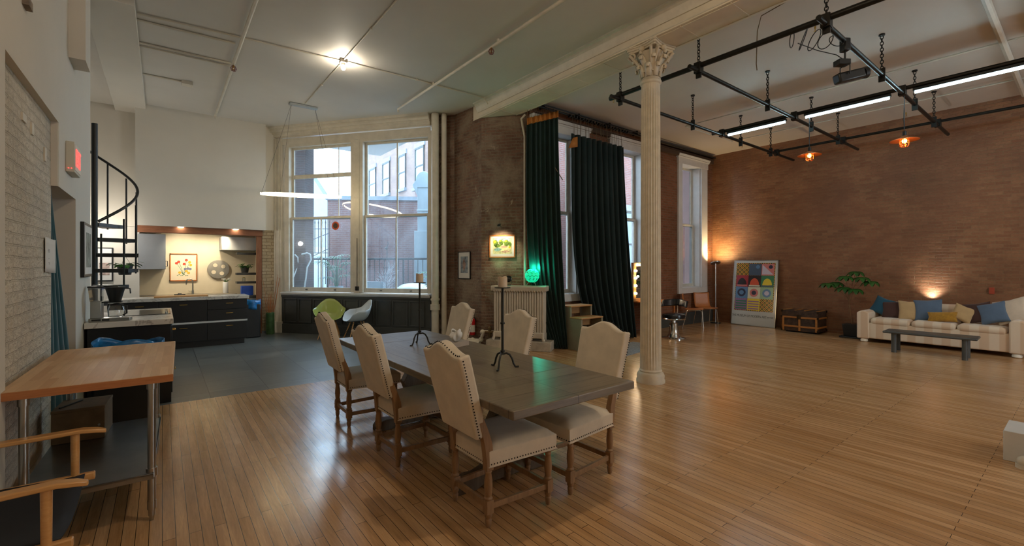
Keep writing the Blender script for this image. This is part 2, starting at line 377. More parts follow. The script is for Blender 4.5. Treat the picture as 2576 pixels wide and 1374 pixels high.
def copy_tree(o, parent=None):
    c = o.copy(); COL.objects.link(c)
    if parent: c.parent = parent
    for ch in list(o.children): copy_tree(ch, c)
    return c
def again(src, loc, rz, label):
    c = copy_tree(src); c.location = loc; c.rotation_euler = (0, 0, rz); c['label'] = label; return c
def text_mesh(txt, size, depth, mat, parent, T, name='lettering', align='CENTER', sx=1):
    cu = bpy.data.curves.new(name, 'FONT'); cu.body = txt; cu.size = size; cu.extrude = depth; cu.align_x = align; cu.align_y = 'CENTER'
    tmp = bpy.data.objects.new('tmp', cu); me = bpy.data.meshes.new_from_object(tmp); bpy.data.objects.remove(tmp)
    me.transform(T @ Matrix.Diagonal((sx, 1, 1, 1))); me.materials.clear(); me.materials.append(M[mat]); me.name = name
    o = bpy.data.objects.new(name, me); COL.objects.link(o)
    if parent: o.parent = parent
    return o
def leaf(b, base, d, length, width, droop=.3, seg=4, fold=.0):
    base = Vector(base); d = Vector(d).normalized(); side = d.cross(Vector((0, 0, 1)))
    if side.length < 1e-3: side = Vector((1, 0, 0))
    side.normalize(); vs = []; p = base.copy(); dd = d.copy()
    for k in range(seg + 1):
        t = k / seg; w = width * math.sin(math.pi * min(1, .12 + t * .88)) * .5 + .0005
        vs += [p - side * w, p + side * w]; dd = (dd + Vector((0, 0, -droop / seg))).normalized(); p = p + dd * (length / seg)
    b.add(vs, [(2 * k, 2 * k + 1, 2 * k + 3, 2 * k + 2) for k in range(seg)])
# ================================================================== THE SHELL
H_L, H_R = 4.73, 4.62       # ceiling heights left and right of the beam
# floors: maple strips and slate tiles meet on a line at y = 6.32
b = MB(); b.box(-.75, -5.2, -.1, 12.4, 6.32, 0); b.box(3.4, 6.32, -.1, 12.4, 6.9, 0)
struct(b.build('floor', 'floor', smooth=False), 'glossy honey maple strip floor')
b = MB(); b.box(-1.8, 6.32, -.1, 3.4, 13.0, 0); b.box(3.4, 6.9, -.1, 5.7, 10.2, 0); b.box(3.4, 10.2, -.1, 3.9, 10.6, 0)
struct(b.build('floor', 'tile', smooth=False), 'grey slate tile floor by the kitchen')
# ceilings
struct(bx(-1.8, -5.2, H_L, 5.0, 12.7, H_L + .15).build('ceiling', 'ceiling', smooth=False), 'off-white painted ceiling over the dining side')
struct(bx(5.3, -5.2, H_R, 12.4, 7.6, H_R + .25).build('ceiling', 'ceiling_r', smooth=False), 'off-white painted ceiling over the open studio side')
# the long beam with its crown moulding
b = MB(); b.box(4.93, -5.2, 4.45, 5.43, 7.9, 4.88)
struct(b.build('trim_1', 'beam'), 'cream painted beam running over the column')
b = MB()
prof = [(4.93, 4.56), (4.91, 4.56), (4.905, 4.60), (4.885, 4.625), (4.875, 4.66), (4.85, 4.68), (4.845, 4.70), (4.81, 4.715), (4.80, 4.74), (4.93, 4.74)]
b.prism(prof, lambda p, t: (p[0], t, p[1]), -5.2, 7.45)
b.box(4.925, -5.2, 4.47, 4.935, 7.4, 4.485)
struct(b.build('trim_2', 'trim'), 'crown moulding along the beam')
b = MB()
for y in [k * .62 - 5 for k in range(20)]:
    b.box(4.95, y, 4.443, 5.41, y + .012, 4.451)
b.box(4.97, -5.1, 4.441, 4.985, 7.2, 4.451); b.box(5.375, -5.1, 4.441, 5.39, 7.2, 4.451)
struct(b.build('trim_3', 'beam'), 'thin panel battens under the beam')

# left wall with brick niche and curtained doorway (plane x = -0.65)
XW, XN = -.648, -.69
b = MB()
b.box(XW - .25, -5.2, 0, XW, 3.48, H_L)                      # near part
b.box(XW - .25, 3.48, 2.68, XW, 5.02, H_L)                   # above the niche
b.box(XW - .25, 5.02, 2.175, XW, 5.90, H_L)                  # above the doorway
b.box(XW - .25, 5.90, 0, XW, 7.0, H_L)
struct(b.build('wall_left', 'white_wall', smooth=False))
struct(bx(XN - .2, 3.46, 0, XN, 5.01, 2.69).build('wall_niche', 'brick_white', smooth=False), 'white painted rough brick in the niche')
b = MB(); b.box(XN - .005, 5.0, 2.175, XW - .003, 5.035, 2.68)
struct(b.build('trim_4', 'white_wall'), 'plastered edge between niche and doorway')
b = MB(); b.box(-1.7, 4.9, 0, -1.6, 6.0, 2.4); b.box(-1.7, 5.9, 0, XW - .25, 5.98, 2.4); b.box(-1.7, 4.95, 0, XW - .25, 5.01, 2.4); b.box(-1.7, 4.95, 2.175, XW - .25, 5.98, 2.4)
struct(b.build('wall_passage', 'white_wall', smooth=False), 'passage behind the curtained doorway')
struct(bx(-1.7, 4.95, -.1, -.7, 5.98, 0).build('floor', 'floor', smooth=False), 'floor of the passage')
# stair bay at the far left
b = MB(); b.box(-1.8, 6.9, 0, -1.7, 12.7, H_L); b.box(-1.8, 6.92, 0, XW - .2, 7.0, H_L)
struct(b.build('wall_stair', 'white_wall', smooth=False), 'wall beside the spiral stair')
b = MB(); b.box(-1.8, 11.9, 2.34, -.42, 11.999, H_L); b.box(-1.8, 11.9, 0, -.37, 11.999, 2.335)
struct(b.build('wall_alcove', 'white_wall', smooth=False), 'white wall behind the spiral stair')
# upper wall of the loft over the kitchen
b = MB(); b.box(-.42, 11.45, 2.345, 1.845, 12.0, H_L)
struct(b.build('wall_kitchen', 'white_wall', smooth=False), 'tall white wall above the kitchen opening')
b = MB(); b.box(-1.8, 12.0, 2.34, 1.9, 12.9, 2.45)
struct(b.build('ceiling', 'white_wall', smooth=False), 'low kitchen ceiling')
b = MB(); b.box(-.42, 12.6, 0, 2.0, 12.75, 2.4); b.box(1.8, 11.75, 0, 1.9, 12.7, 2.4); b.box(-.5, 12.0, 0, -.42, 12.7, 2.4)
struct(b.build('wall_back_kitchen', 'kitchen_wall', smooth=False), 'cream kitchen back wall')
struct(bx(1.84, 11.62, 2.36, 2.1, 11.9, H_L).build('wall_strip', 'white_wall', smooth=False), 'narrow wall beside the bay')
struct(bx(1.80, 11.62, 0, 2.08, 11.9, 2.36).build('wall_pier_kitchen', 'brick_cream', smooth=False), 'worn cream brick pier by the kitchen')
struct(bx(-.42, 11.56, 2.215, 1.80, 11.72, 2.345).build('trim_5', 'timber', bevel=.006), 'reddish timber lintel over the kitchen')
struct(bx(1.69, 11.60, 0, 1.79, 11.72, 2.215).build('trim_6', 'timber_v', bevel=.006), 'reddish timber post at the kitchen opening')
struct(bx(1.79, 11.56, 0, 2.1, 11.63, .05).build('baseboard_kitchen', 'terra'), 'low plinth under the brick pier')
# boxed duct under the ceiling at left
struct(bx(-.74, 6.99, 4.635, -.26, 11.9, H_L).build('trim_7', 'white_wall', bevel=.004), 'boxed duct under the left ceiling')
struct(bx(XW, 5.48, 3.37, XW + .11, 5.80, H_L).build('trim_8', 'white_wall'), 'boxed chase on the left wall')
# right wall, window wall, street wall
struct(bx(12.2, -5.2, 0, 12.45, 6.8, 4.9).build('wall_right', 'brick_red', smooth=False), 'long brown brick wall behind the sofa')
b = MB(); WY0, WY1 = 6.55, 6.85
WINS = [(5.72, 6.78), (7.95, 9.0), (10.62, 11.55)]
xs = 5.5
for a, c in WINS:
    b.box(xs, WY0, 0, a, WY1, H_R + .1); b.box(a, WY0, 0, c, WY1, .96); b.box(a, WY0, 4.2, c, WY1, H_R + .1); xs = c
b.box(xs, WY0, 0, 12.25, WY1, H_R + .1)
struct(b.build('wall_windows', 'brick_win', smooth=False), 'brick wall with the tall windows')
b = MB(); xs = -.7
for wx in (8.2,):  # unseen window opening, added to let fill daylight into the room
    b.box(xs, -5.2, 0, wx - .8, -4.95, 4.9); b.box(wx - .8, -5.2, 0, wx + .8, -4.95, .85); b.box(wx - .8, -5.2, 3.8, wx + .8, -4.95, 4.9); xs = wx + .8
b.box(xs, -5.2, 0, 12.4, -4.95, 4.9)
struct(b.build('wall_street', 'white_wall', smooth=False), 'wall behind the camera with a window added for fill daylight')
for k, wx in enumerate((8.2,)):
    b = MB()
    for x in (wx - .8, wx + .74): b.box(x, -5.15, .85, x + .06, -5.05, 3.8)
    for z in (.85, 2.3, 3.74): b.box(wx - .8, -5.15, z, wx + .8, -5.05, z + .06)
    struct(b.build('window_%d' % (k + 6), 'trim_white'), 'frame of the unseen window added behind the camera for fill daylight')

# chamfered brick pier between the bay and the window wall
def wallseg(p, q, name, mat, z0=0, z1=4.74, th=.25, label=None):
    p = Vector((*p, 0)); q = Vector((*q, 0)); u = (q - p).normalized(); n = Vector((-u.y, u.x, 0))
    b = MB(); vs = [p, q, q + n * th, p + n * th]
    b.add([(v.x, v.y, z0) for v in vs] + [(v.x, v.y, z1) for v in vs], [(0, 3, 2, 1), (4, 5, 6, 7), (0, 1, 5, 4), (1, 2, 6, 5), (2, 3, 7, 6), (3, 0, 4, 7)])
    return struct(b.build(name, mat, smooth=False), label)
wallseg((4.62, 8.58), (4.88, 8.28), 'wall_pier', 'brick_dark', label='narrow dark brick return beside the bay')
wallseg((4.88, 8.28), (4.95, 7.36), 'wall_pier', 'brick_dark', label='brown brick pier face with the small framed picture')
wallseg((4.95, 7.36), (5.50, 6.64), 'wall_pier', 'brick_dark', label='chamfered brick pier face behind the radiator')
wallseg((5.50, 6.64), (5.56, 6.56), 'wall_pier', 'brick_dark', label='end of the chamfered pier')
b = MB(); random.seed(3)
for k in range(118):
    z = k * .04; w = .10 + .05 * random.random(); q = .03 + .02 * random.random(); b.box(-.06, -q, z, w, .05, z + .045)
struct(b.build('trim_9', 'rubble', loc=(4.62, 8.58, 0), rz=math.atan2(-.30, .26), bevel=.008, seg=2), 'rough broken plaster edge of the brick pier')

# ------------------------------------------------------------------ the bay
def baybox(b, t0, t1, d0, d1, z0, z1):
    vs = []
    for z in (z0, z1):
        for t, d in ((t0, d0), (t1, d0), (t1, d1), (t0, d1)):
            p = BAYL + BU * t + BN * d; vs.append((p.x, p.y, z))
    b.add(vs, [(0, 3, 2, 1), (4, 5, 6, 7), (0, 1, 5, 4), (1, 2, 6, 5), (2, 3, 7, 6), (3, 0, 4, 7)])
def bayprof(b, prof, t0, t1):
    b.prism(prof, lambda p, t: tuple(BAYL + BU * t + BN * p[0] + Vector((0, 0, p[1]))), t0, t1)
TL, TR = 0.0, 3.93
b = MB(); baybox(b, TL, TR + .1, .0, .28, 4.50, 4.74); baybox(b, TL - .1, .22, 0, .28, 0, 4.6); baybox(b, 0.2, TR, .03, .28, 0, .9)
struct(b.build('wall_bay', 'trim', smooth=False), 'cream painted casing wall of the bay')
b = MB()
bayprof(b, [(0, 4.49), (-.025, 4.49), (-.025, 4.515), (-.05, 4.515), (-.05, 4.56), (-.075, 4.575), (-.075, 4.61), (-.10, 4.61), (-.115, 4.65), (-.115, 4.68), (-.15, 4.68), (-.16, 4.73), (0, 4.73)], TL - .03, TR)
bayprof(b, [(0, 4.33), (-.015, 4.33), (-.015, 4.46), (0, 4.47)], .02, TR)
struct(b.build('trim_10', 'trim', smooth=False), 'stepped cornice over the bay windows')
b = MB()
baybox(b, 0.0, .22, -.04, 0, 0, 4.48); baybox(b, .03, .07, -.055, -.04, .25, 4.48); baybox(b, .14, .17, -.055, -.04, .25, 4.48); baybox(b, -.01, .24, -.07, 0, 0, .26)
struct(b.build('trim_11', 'trim', bevel=.004), 'fluted cream pilaster at the left of the bay')
b = MB(); baybox(b, .22, TR, -.08, .2, .90, .94); baybox(b, .22, TR, -.05, 0, .87, .90)
struct(b.build('trim_12', 'trim_white', bevel=.006), 'white window ledge of the bay')
# wainscot: charcoal panels
b = MB(); baybox(b, .22, TR, -.02, .03, 0, .9); baybox(b, .22, TR, -.04, 0, .0, .21); baybox(b, .22, TR, -.045, -.02, .83, .88)
npn = 9
for k in range(npn):
    a = .30 + k * (TR - .36) / npn; c = a + .31
    for (t0, t1, z0, z1) in ((a - .02, a, .27, .77), (c, c + .02, .27, .77), (a - .02, c + .02, .25, .27), (a - .02, c + .02, .77, .79)):
        baybox(b, t0, t1, -.040, -.02, z0, z1)
struct(b.build('baseboard_bay', 'charcoal', bevel=.003), 'charcoal panelled wainscot under the bay windows')

def bay_window(name, t0, t1, transom, label):
    z0, z1, zm = .95, 4.33, 2.63
    root = thing(name, label, 'window'); root['kind'] = 'structure'
    b = MB()
    baybox(b, t0, t0 + .12, -.01, .16, z0, z1 + .06); baybox(b, t1 - .1, t1, -.01, .16, z0, z1 + .06); baybox(b, t0 + .12, t1 - .1, -.01, .16, 4.27, 4.39)
    b.build('casing', 'trim', root, bevel=.004)
    a, c = t0 + .12, t1 - .1
    for nm, d0, d1, q0, q1 in (('lower_sash', .05, .09, z0, zm + .03), ('upper_sash', .10, .14, zm - .03, 4.27)):
        b = MB(); w = .05
        baybox(b, a, a + w, d0, d1, q0, q1); baybox(b, c - w, c, d0, d1, q0, q1)
        qb = q0 + (.10 if nm[0] == 'l' else .05); baybox(b, a + w, c - w, d0, d1, q0, qb); baybox(b, a + w, c - w, d0, d1, q1 - .05, q1)
        m = (a + c) / 2
        if transom and nm[0] == 'u':
            baybox(b, a + w, c - w, d0 - .002, d1 + .002, 3.55, 3.64); m = a + (c - a) * .76; baybox(b, m - .008, m + .008, d0 + .01, d1 - .01, qb, q1 - .05)
        else: baybox(b, m - .014, m + .014, d0 + .005, d1 - .005, qb, q1 - .05)
        s = b.build(nm, 'sash', root, bevel=.003)
        g = MB(); baybox(g, a + w * .5, c - w * .5, (d0 + d1) / 2 - .002, (d0 + d1) / 2 + .002, q0 + .03, q1 - .03); g.build('pane', 'dusty', s, smooth=False)
        if nm[0] == 'l':
            for tt in (a + (c - a) * .27, a + (c - a) * .73):
                h = MB(); p = BAYL + BU * tt + BN * (d0 - .01) + Vector((0, 0, z0 + .05)); h.box(p.x - .025, p.y - .012, p.z - .008, p.x + .025, p.y + .012, p.z + .008); h.build('lift', 'iron', s)
    return root
bay_window('window_1', .28, 2.12, True, 'left bay window with a transom bar, beside the kitchen')
bay_window('window_2', 2.20, 3.97, False, 'right bay window, looking onto the courtyard brick wall')
b = MB(); baybox(b, 2.10, 2.24, -.02, .16, .94, 4.32); struct(b.build('trim_13', 'trim', bevel=.005), 'cream mullion post between the bay windows')
b = MB(); baybox(b, 2.155, 2.185, -.05, -.02, 1.0, 1.09); baybox(b, 2.205, 2.235, -.05, -.02, 1.0, 1.09); b.cyl(tuple(BAYL + BU * 2.19 + BN * -.03 + Vector((0, 0, 1.05))), tuple(BAYL + BU * 2.19 + BN * -.03 + Vector((0, 0, 2.15))), .006, n=6)
tag(b.build('window_bolt', 'iron'), 'dark sliding bolt on the mullion between the bay windows', 'bolt')
# round sticker on the left bay window
p = BAYL + BU * 1.60 + BN * .04 + Vector((0, 0, 2.44))
t = thing('window_sticker', 'round orange sticker on the left bay window pane', 'sticker', p, BAYA)
MB().cyl((0, 0, 0), (0, -.004, 0), .095, n=28).build('disc', plain('sticker_orange', '#c8512a', .5, var=0), t)
MB().cyl((0, -.004, 0), (0, -.006, 0), .06, n=28).build('badge', plain('sticker_dark', '#4a3524', .5, var=.3, scale=40), t)
# two vertical pipes at the right of the bay
for k, (px_, py_, r) in enumerate(((4.50, 8.42, .075), (4.66, 8.33, .055))):
    b = MB(); b.cyl((0, 0, 0), (0, 0, 4.72), r, n=18)
    for z in ((.62,) if k == 0 else ()): b.cyl((0, 0, z), (0, 0, z + .12), r * 1.35, n=18); b.cyl((0, 0, z + .2), (0, 0, z + .24), r * 1.25, n=18)
    b.cyl((0, 0, 0), (0, 0, .06), r * 1.5, n=18)
    tag(b.build('riser_pipe', 'pvc', loc=(px_, py_, 0)), ('thick cream riser pipe with a collar, nearer the bay window', 'thinner plain cream riser pipe beside the brick edge')[k], 'pipe', 'riser pipes at the bay')

# ------------------------------------------------------------------ windows of the window wall
def tall_window(name, x0, x1, label, mun=True):
    root = thing(name, label, 'window'); root['kind'] = 'structure'
    z0, z1, zm = .96, 4.2, 2.63
    b = MB()   # casing proud of the brick, deep reveal
    b.box(x0 - .17, WY0 - .05, .97, x0, WY0 - .001, 4.18); b.box(x1, WY0 - .05, .97, x1 + .30, WY0 - .001, 4.18)
    b.box(x0 - .17, WY0 - .052, .82, x1 + .30, WY0 - .001, .97); b.box(x0 - .19, WY0 - .06, 4.18, x1 + .32, WY0 - .001, 4.33)
    b.prism([(-.05, 4.331), (-.07, 4.331), (-.12, 4.42), (-.001, 4.42), (-.001, 4.331)], lambda p, t: (t, WY0 + p[0], p[1]), x0 - .22, x1 + .35)
    b.box(x0 + .001, WY0, z0 + .02, x0 + .02, WY1, z1 - .02); b.box(x1 - .02, WY0, z0 + .02, x1 - .001, WY1, z1 - .02); b.box(x0 + .001, WY0, z0 + .001, x1 - .001, WY1, z0 + .02); b.box(x0 + .001, WY0, z1 - .02, x1 - .001, WY1, z1 - .001)
    b.build('casing', 'trim_white', root, bevel=.004)
    for nm, y0, q0, q1 in (('lower_sash', WY1 - .12, z0 + .02, zm + .03), ('upper_sash', WY1 - .07, zm - .03, z1 - .02)):
        b = MB(); w = .055; y1 = y0 + .04
        b.box(x0 + .02, y0, q0, x0 + .02 + w, y1, q1); b.box(x1 - .02 - w, y0, q0, x1 - .02, y1, q1); b.box(x0 + .02 + w, y0, q0, x1 - .02 - w, y1, q0 + .08); b.box(x0 + .02 + w, y0, q1 - .05, x1 - .02 - w, y1, q1)
        m = x0 + (x1 - x0) * .42; b.box(m - .014, y0 + .004, q0 + .08, m + .014, y1 - .004, q1 - .05)
        s = b.build(nm, 'sash', root, bevel=.003); bx(x0 + .04, y0 + .018, q0 + .02, x1 - .04, y0 + .022, q1 - .02).build('pane', 'glass', s, smooth=False)
    return root
w3 = tall_window('window_3', *WINS[0], 'tall window door with a pull handle, behind the first curtain')
b = MB(); hx = WINS[0][1] + .09; b.tube([(hx, WY0 - .05, 1.65), (hx, WY0 - .1, 1.66), (hx, WY0 - .115, 1.72), (hx, WY0 - .115, 2.0), (hx, WY0 - .1, 2.06), (hx, WY0 - .05, 2.07)], .014, 10)
b.build('pull_handle', 'chrome', w3)
tall_window('window_4', *WINS[1], 'tall window partly hidden by the column')
tall_window('window_5', *WINS[2], 'tall white-cased window in the far corner')
b = MB(); b.box(5.6, 6.46, 4.36, 12.1, 6.55, 4.46); b.box(9.6, 6.47, 4.47, 12.15, 6.55, 4.50); b.box(9.4, 6.45, 4.53, 12.15, 6.55, 4.56)
struct(b.build('trim_14', wood('dark_board', '#3a2a1e', '#5a4230', .7, 'X')), 'dark timber board above the tall windows')
struct(bx(12.17, -5, 0, 12.2, 6.55, .05).build('baseboard_right', 'brick_red'), 'low footing of the brown brick wall')
b = MB(); b.box(9.1, 6.53, 0, 12.2, 6.55, .32); struct(b.build('baseboard_window', 'charcoal'), 'dark baseboard under the far windows')
# ================================================================== DINING GROUP
def dining_chair():
    t = thing('dining_chair', '', 'chair', (0, 0, 0), 0, 'camelback dining chairs around the grey table')
    # seat: padded block
    def seat(u, v):
        x = -.01 + u * .51; w = .215 + .035 * u; y = (v * 2 - 1) * w
        e = min(u, 1 - u, v, 1 - v) * 2; z = .455 + .045 * min(1, e * 3.2) ** .6 - (.0 if e > 0 else 0)
        return (x, y, z)
    b = MB(); n = 12; b.grid(seat, n, n)
    ring = [i for i in range(n + 1)] + [(n + 1) * k + n for k in range(1, n + 1)] + [(n + 1) * n + i for i in range(n - 1, -1, -1)] + [(n + 1) * k for k in range(n - 1, 0, -1)]
    base = len(b.v); b.v += [Vector((b.v[i].x, b.v[i].y, .362)) for i in ring]; m = len(ring)
    b.f += [(ring[(k + 1) % m], ring[k], base + k, base + (k + 1) % m) for k in range(m)] + [tuple(base + k for k in range(m))]
    seat_o = b.build('seat', 'linen', t, bevel=.005, seg=2, ang=60)
    for s in (-1, 1):
        nb = MB()
        for k in range(25): x = .005 + k * .0205; w = .215 + .035 * (x + .01) / .51; nb.ball((x, s * w, .378), .0046, 8)
        nb.build('nailheads', 'nail', seat_o)
    nb = MB()
    for k in range(24): nb.ball((.5, -.243 + k * .0211, .378), .0046, 8)
    nb.build('nailheads', 'nail', seat_o); nb = MB()
    for k in range(19): nb.ball((-.01, -.19 + k * .0211, .378), .0046, 8)
    nb.build('nailheads', 'nail', seat_o)
    # back
    def topz(y):
        s = abs(y) / .222
        return 1.04 + (.062 * (0.5 + 0.5 * math.cos(math.pi * min(1, s / .82))) if s < .82 else .006 * (s - .82) / .18)
    lean = lambda z: -.01 - (z - .5) * .27
    poly = [(-.205, .545), (.205, .545), (.213, .75), (.222, .98)]
    for k in range(25): y = .222 - k * .444 / 24; poly.append((y, topz(y)))
    poly += [(-.222, .98), (-.213, .75)]
    b = MB(); b.prism(poly, lambda p, q: (lean(p[1]) + q, p[0], p[1] + q * .2), -.068, .012)
    back = b.build('backrest', 'linen', t, bevel=.016, seg=4, ang=50)
    for s in (-1, 1):
        nb = MB()
        for k in range(27): z = .56 + k * .0178; y = .2 + .022 * min(1, (z - .55) / .43); nb.ball((lean(z) - .047, s * (y + .0085), z - .01), .0046, 8)
        nb.build('nailheads', 'nail', back)
    nb = MB()
    for k in range(1, 22):
        y = -.222 + k * .0202; nb.ball((lean(topz(y)) - .05, y, topz(y) - .004), .0046, 8)
    nb.build('nailheads', 'nail', back)
    # legs
    def turned(b, x, y, top, lean0=0):
        b.lathe([(.012, 0), (.017, .012), (.021, .045), (.016, .055), (.023, .066), (.024, .085)], (x, y, 0), 12)
        b.box(x - .024, y - .024, .085, x + .024, y + .024, .165)
        b.lathe([(.024, .165), (.027, .175), (.019, .185), (.022, .2), (.026, .24), (.024, .28), (.018, .318), (.0225, .33), (.018, .338), (.025, top)], (x, y, 0), 12)
    for s in (-1, 1):
        b = MB(); turned(b, .455, s * .215, .362); b.build('leg', 'oak', t, bevel=.002)
    for s in (-1, 1):
        b = MB(); turned(b, .0, s * .19, .345)
        vs = []
        for (x, z, w, dd) in ((0, .34, .022, .024), (0, .40, .023, .026), (-.012, .50, .022, .027), (-.035, .58, .02, .024), (-.065, .66, .018, .02)):
            vs += [(x - dd, s * .19 - w, z), (x + dd, s * .19 - w, z), (x + dd, s * .19 + w, z), (x - dd, s * .19 + w, z)]
        b.add(vs, [(k * 4 + j, k * 4 + (j + 1) % 4, k * 4 + 4 + (j + 1) % 4, k * 4 + 4 + j) for k in range(4) for j in range(4)] + [(3, 2, 1, 0), (16, 17, 18, 19)])
        b.build('leg', 'oak', t, bevel=.002)
    for s in (-1, 1): MB().add(*box8((.02, s * .19), (.435, s * .215), .105, .14, .011)).build('stretcher', 'oak', t, bevel=.002)
    bx(-.011, -.17, .11, .011, .17, .145).build('stretcher', 'oak', t, bevel=.002)
    bx(.444, -.195, .11, .466, .195, .145).build('stretcher', 'oak', t, bevel=.002)
    return t
def box8(p, q, z0, z1, hw):
    p = Vector((*p, 0)); q = Vector((*q, 0)); u = (q - p).normalized(); n = Vector((-u.y, u.x, 0)) * hw
    c = [p - n, q - n, q + n, p + n]
    return [(v.x, v.y, z0) for v in c] + [(v.x, v.y, z1) for v in c], [(0, 3, 2, 1), (4, 5, 6, 7), (0, 1, 5, 4), (1, 2, 6, 5), (2, 3, 7, 6), (3, 0, 4, 7)]
ch = dining_chair(); ch.location = (1.525, 2.385, 0); ch['label'] = 'linen dining chair at the near left corner of the table, its back to the camera'
again(ch, (1.43, 3.47, 0), R(1), 'linen dining chair in the middle of the left side of the table')
again(ch, (1.42, 4.57, 0), R(-1), 'linen dining chair at the far left of the table, nearest the tiles')
again(ch, (2.63, 2.40, 0), R(182), 'linen dining chair at the near right of the table, facing the camera side')
again(ch, (2.72, 3.60, 0), R(180), 'linen dining chair behind the middle of the table, in front of the radiator')
again(ch, (2.72, 4.72, 0), R(179), 'linen dining chair at the far right corner of the table, by the tissue box')

t = thing('dining_table', 'long grey-washed wooden trestle dining table', 'table', (1.97, 3.38, 0))
bx(-.51, -1.509, .73, .51, 1.509, .779).build('tabletop', 'table_leg', t, bevel=.004); bx(-.512, -.93, .729, .512, .93, .78).build('plank_field', 'table', t, bevel=.004, seg=2)
for y0, y1 in ((-1.51, -.932), (.932, 1.51)): bx(-.512, y0, .729, .512, y1, .78).build('end_boards', 'table_x', t, bevel=.006, seg=2)
b = MB(); b.box(-.3, -1.2, .69, -.22, 1.2, .73); b.box(.22, -1.2, .69, .3, 1.2, .73); b.build('apron', 'table_leg', t)
for y in (-.72, .74):
    b = MB()
    poly = [(-.40, 0), (-.40, .045), (-.37, .085), (-.31, .10), (-.24, .095), (-.17, .115), (-.12, .17), (.12, .17), (.17, .115), (.24, .095), (.31, .10), (.37, .085), (.40, .045), (.40, 0), (.25, 0), (.2, .02), (-.2, .02), (-.25, 0)]
    b.prism(poly, lambda p, q: (p[0], q, p[1]), y - .055, y + .055)
    b.prism([(-.11, .16), (-.08, .3), (-.13, .42), (-.07, .52), (-.14, .62), (-.3, .65), (-.32, .7), (.32, .7), (.3, .65), (.14, .62), (.07, .52), (.13, .42), (.08, .3), (.11, .16)], lambda p, q: (p[0], q, p[1]), y - .045, y + .045)
    b.build('pedestal', 'table_leg', t, bevel=.006)
bx(-.04, -.72, .2, .04, .74, .3).build('stretcher', 'table_leg', t, bevel=.005)

def candle_holder(loc, label, rz, ch=.07, cr=.035, plate=.055):
    t = thing('candle_holder', label, 'candlestick', loc, rz, 'iron candle stands on the table')
    b = MB(); b.cyl((0, 0, .10), (0, 0, .60), .010, .009, n=10)
    for z in (.12, .33): b.cyl((0, 0, z), (0, 0, z + .012), .017, n=10)
    b.build('stem', 'iron', t)
    for k in range(3):
        a = 2 * math.pi * k / 3; c, s = math.cos(a), math.sin(a)
        MB().tube([(c * r, s * r, z) for r, z in ((.0, .105), (.03, .11), (.055, .098), (.075, .065), (.085, .03), (.10, .006), (.125, .005))], .0075, 8).build('leg', 'iron', t)
    MB().lathe([(.0, .6), (plate, .6), (plate, .605), (.0, .605)], n=24).build('plate', 'iron', t)
    c = thing('pillar_candle', label.replace('wrought-iron candle stand', 'cream pillar candle on the stand').replace('on the table, in', 'in').replace(' down the table,', ' away'), 'candle', (loc[0], loc[1], loc[2] + .606), 0, 'pillar candles on the stands')
    b = MB(); n = 24; prof = []
    vs = []; 
    for (r, z) in ((cr, 0), (cr, ch * .7), (cr * .98, ch), (cr * .75, ch * .93), (cr * .4, ch * .82), (.001, ch * .8)):
        for j in range(n):
            a = 2 * math.pi * j / n; wob = .008 * math.sin(2 * a + 1) * (1 if z > ch * .85 else 0); vs.append((r * math.cos(a), r * math.sin(a), z + wob))
    b.add(vs, [(k * n + j, k * n + (j + 1) % n, (k + 1) * n + (j + 1) % n, (k + 1) * n + j) for k in range(5) for j in range(n)] + [tuple(range(n))[::-1]])
    b.build('wax', 'wax', c); MB().cyl((0, 0, ch * .78), (.002, 0, ch * 1.0), .0015, n=5).build('wick', 'black', c)
candle_holder((1.985, 4.03, .78), 'wrought-iron candle stand farther down the table, in front of the wainscot', R(200), .08, .036, .058)
candle_holder((2.02, 2.72, .78), 'wrought-iron candle stand nearer the camera on the table, in front of the radiator', R(215), .075, .036, .06)

t = thing('tissue_box', 'small pale tissue box with a tissue sticking out, on the far end of the table', 'tissue box', (2.21, 3.72, .78), R(15))
bx(-.12, -.06, 0, .12, .06, .045).build('box', plain('tissue_card', '#a99c8e', .6), t, bevel=.003)
b = MB(); random.seed(5)
def tis(u, v):
    a = u * math.pi * 2; r = .014 + .042 * math.sin(min(1, v * 1.15) * 2.5) * (1 + .22 * math.sin(4 * a + 3 * v) + .12 * math.sin(9 * a)); return (r * math.cos(a) * 1.15, r * math.sin(a), .045 + .11 * v * (1 - .12 * math.sin(2 * a + 1)))
b.grid(tis, 28, 8); b.build('tissue', 'paper', t, solid=.001)

# ================================================================== LEFT FOREGROUND
t = thing('work_table', 'butcher block work table on steel legs at the left wall', 'table', (-.29, 4.12, 0), R(-1.5))
bx(-.36, -.73, .855, .36, .73, .9).build('tabletop', 'butcher', t, bevel=.004)
bx(-.361, -.732, .857, .361, -.728, .898).build('edge_strip', 'edge_wood', t)
for x, y in ((-.28, -.62), (.255, -.60), (-.28, .62), (.235, .62)):
    b = MB(); b.cyl((x, y, .12), (x, y, .80), .0205, n=18); b.cyl((x, y, .80), (x, y, .855), .026, n=18); b.cyl((x, y, .27), (x, y, .32), .028, n=18)
    lg = b.build('leg', 'steel', t); b = MB(); b.cyl((x, y, 0), (x, y, .03), .010, .013, n=14); b.cyl((x, y, .03), (x, y, .07), .017, n=14); b.cyl((x, y, .07), (x, y, .12), .0225, n=14); b.build('foot', 'steel', lg)
b = MB(); b.box(-.33, -.64, .285, .265, .66, .297); b.box(-.33, -.64, .262, .265, -.632, .297); b.box(-.33, .652, .262, .265, .66, .297); b.box(.257, -.64, .262, .265, .66, .297)
b.build('shelf', plain('brushed_steel_shelf', '#9b9c9a', .3, 1, var=.08, scale=4), t, bevel=.002)
t = thing('wooden_box', 'dark wooden box with a sliding lid on the lower shelf of the work table', 'box', (-.46, 4.58, .298), R(-4))
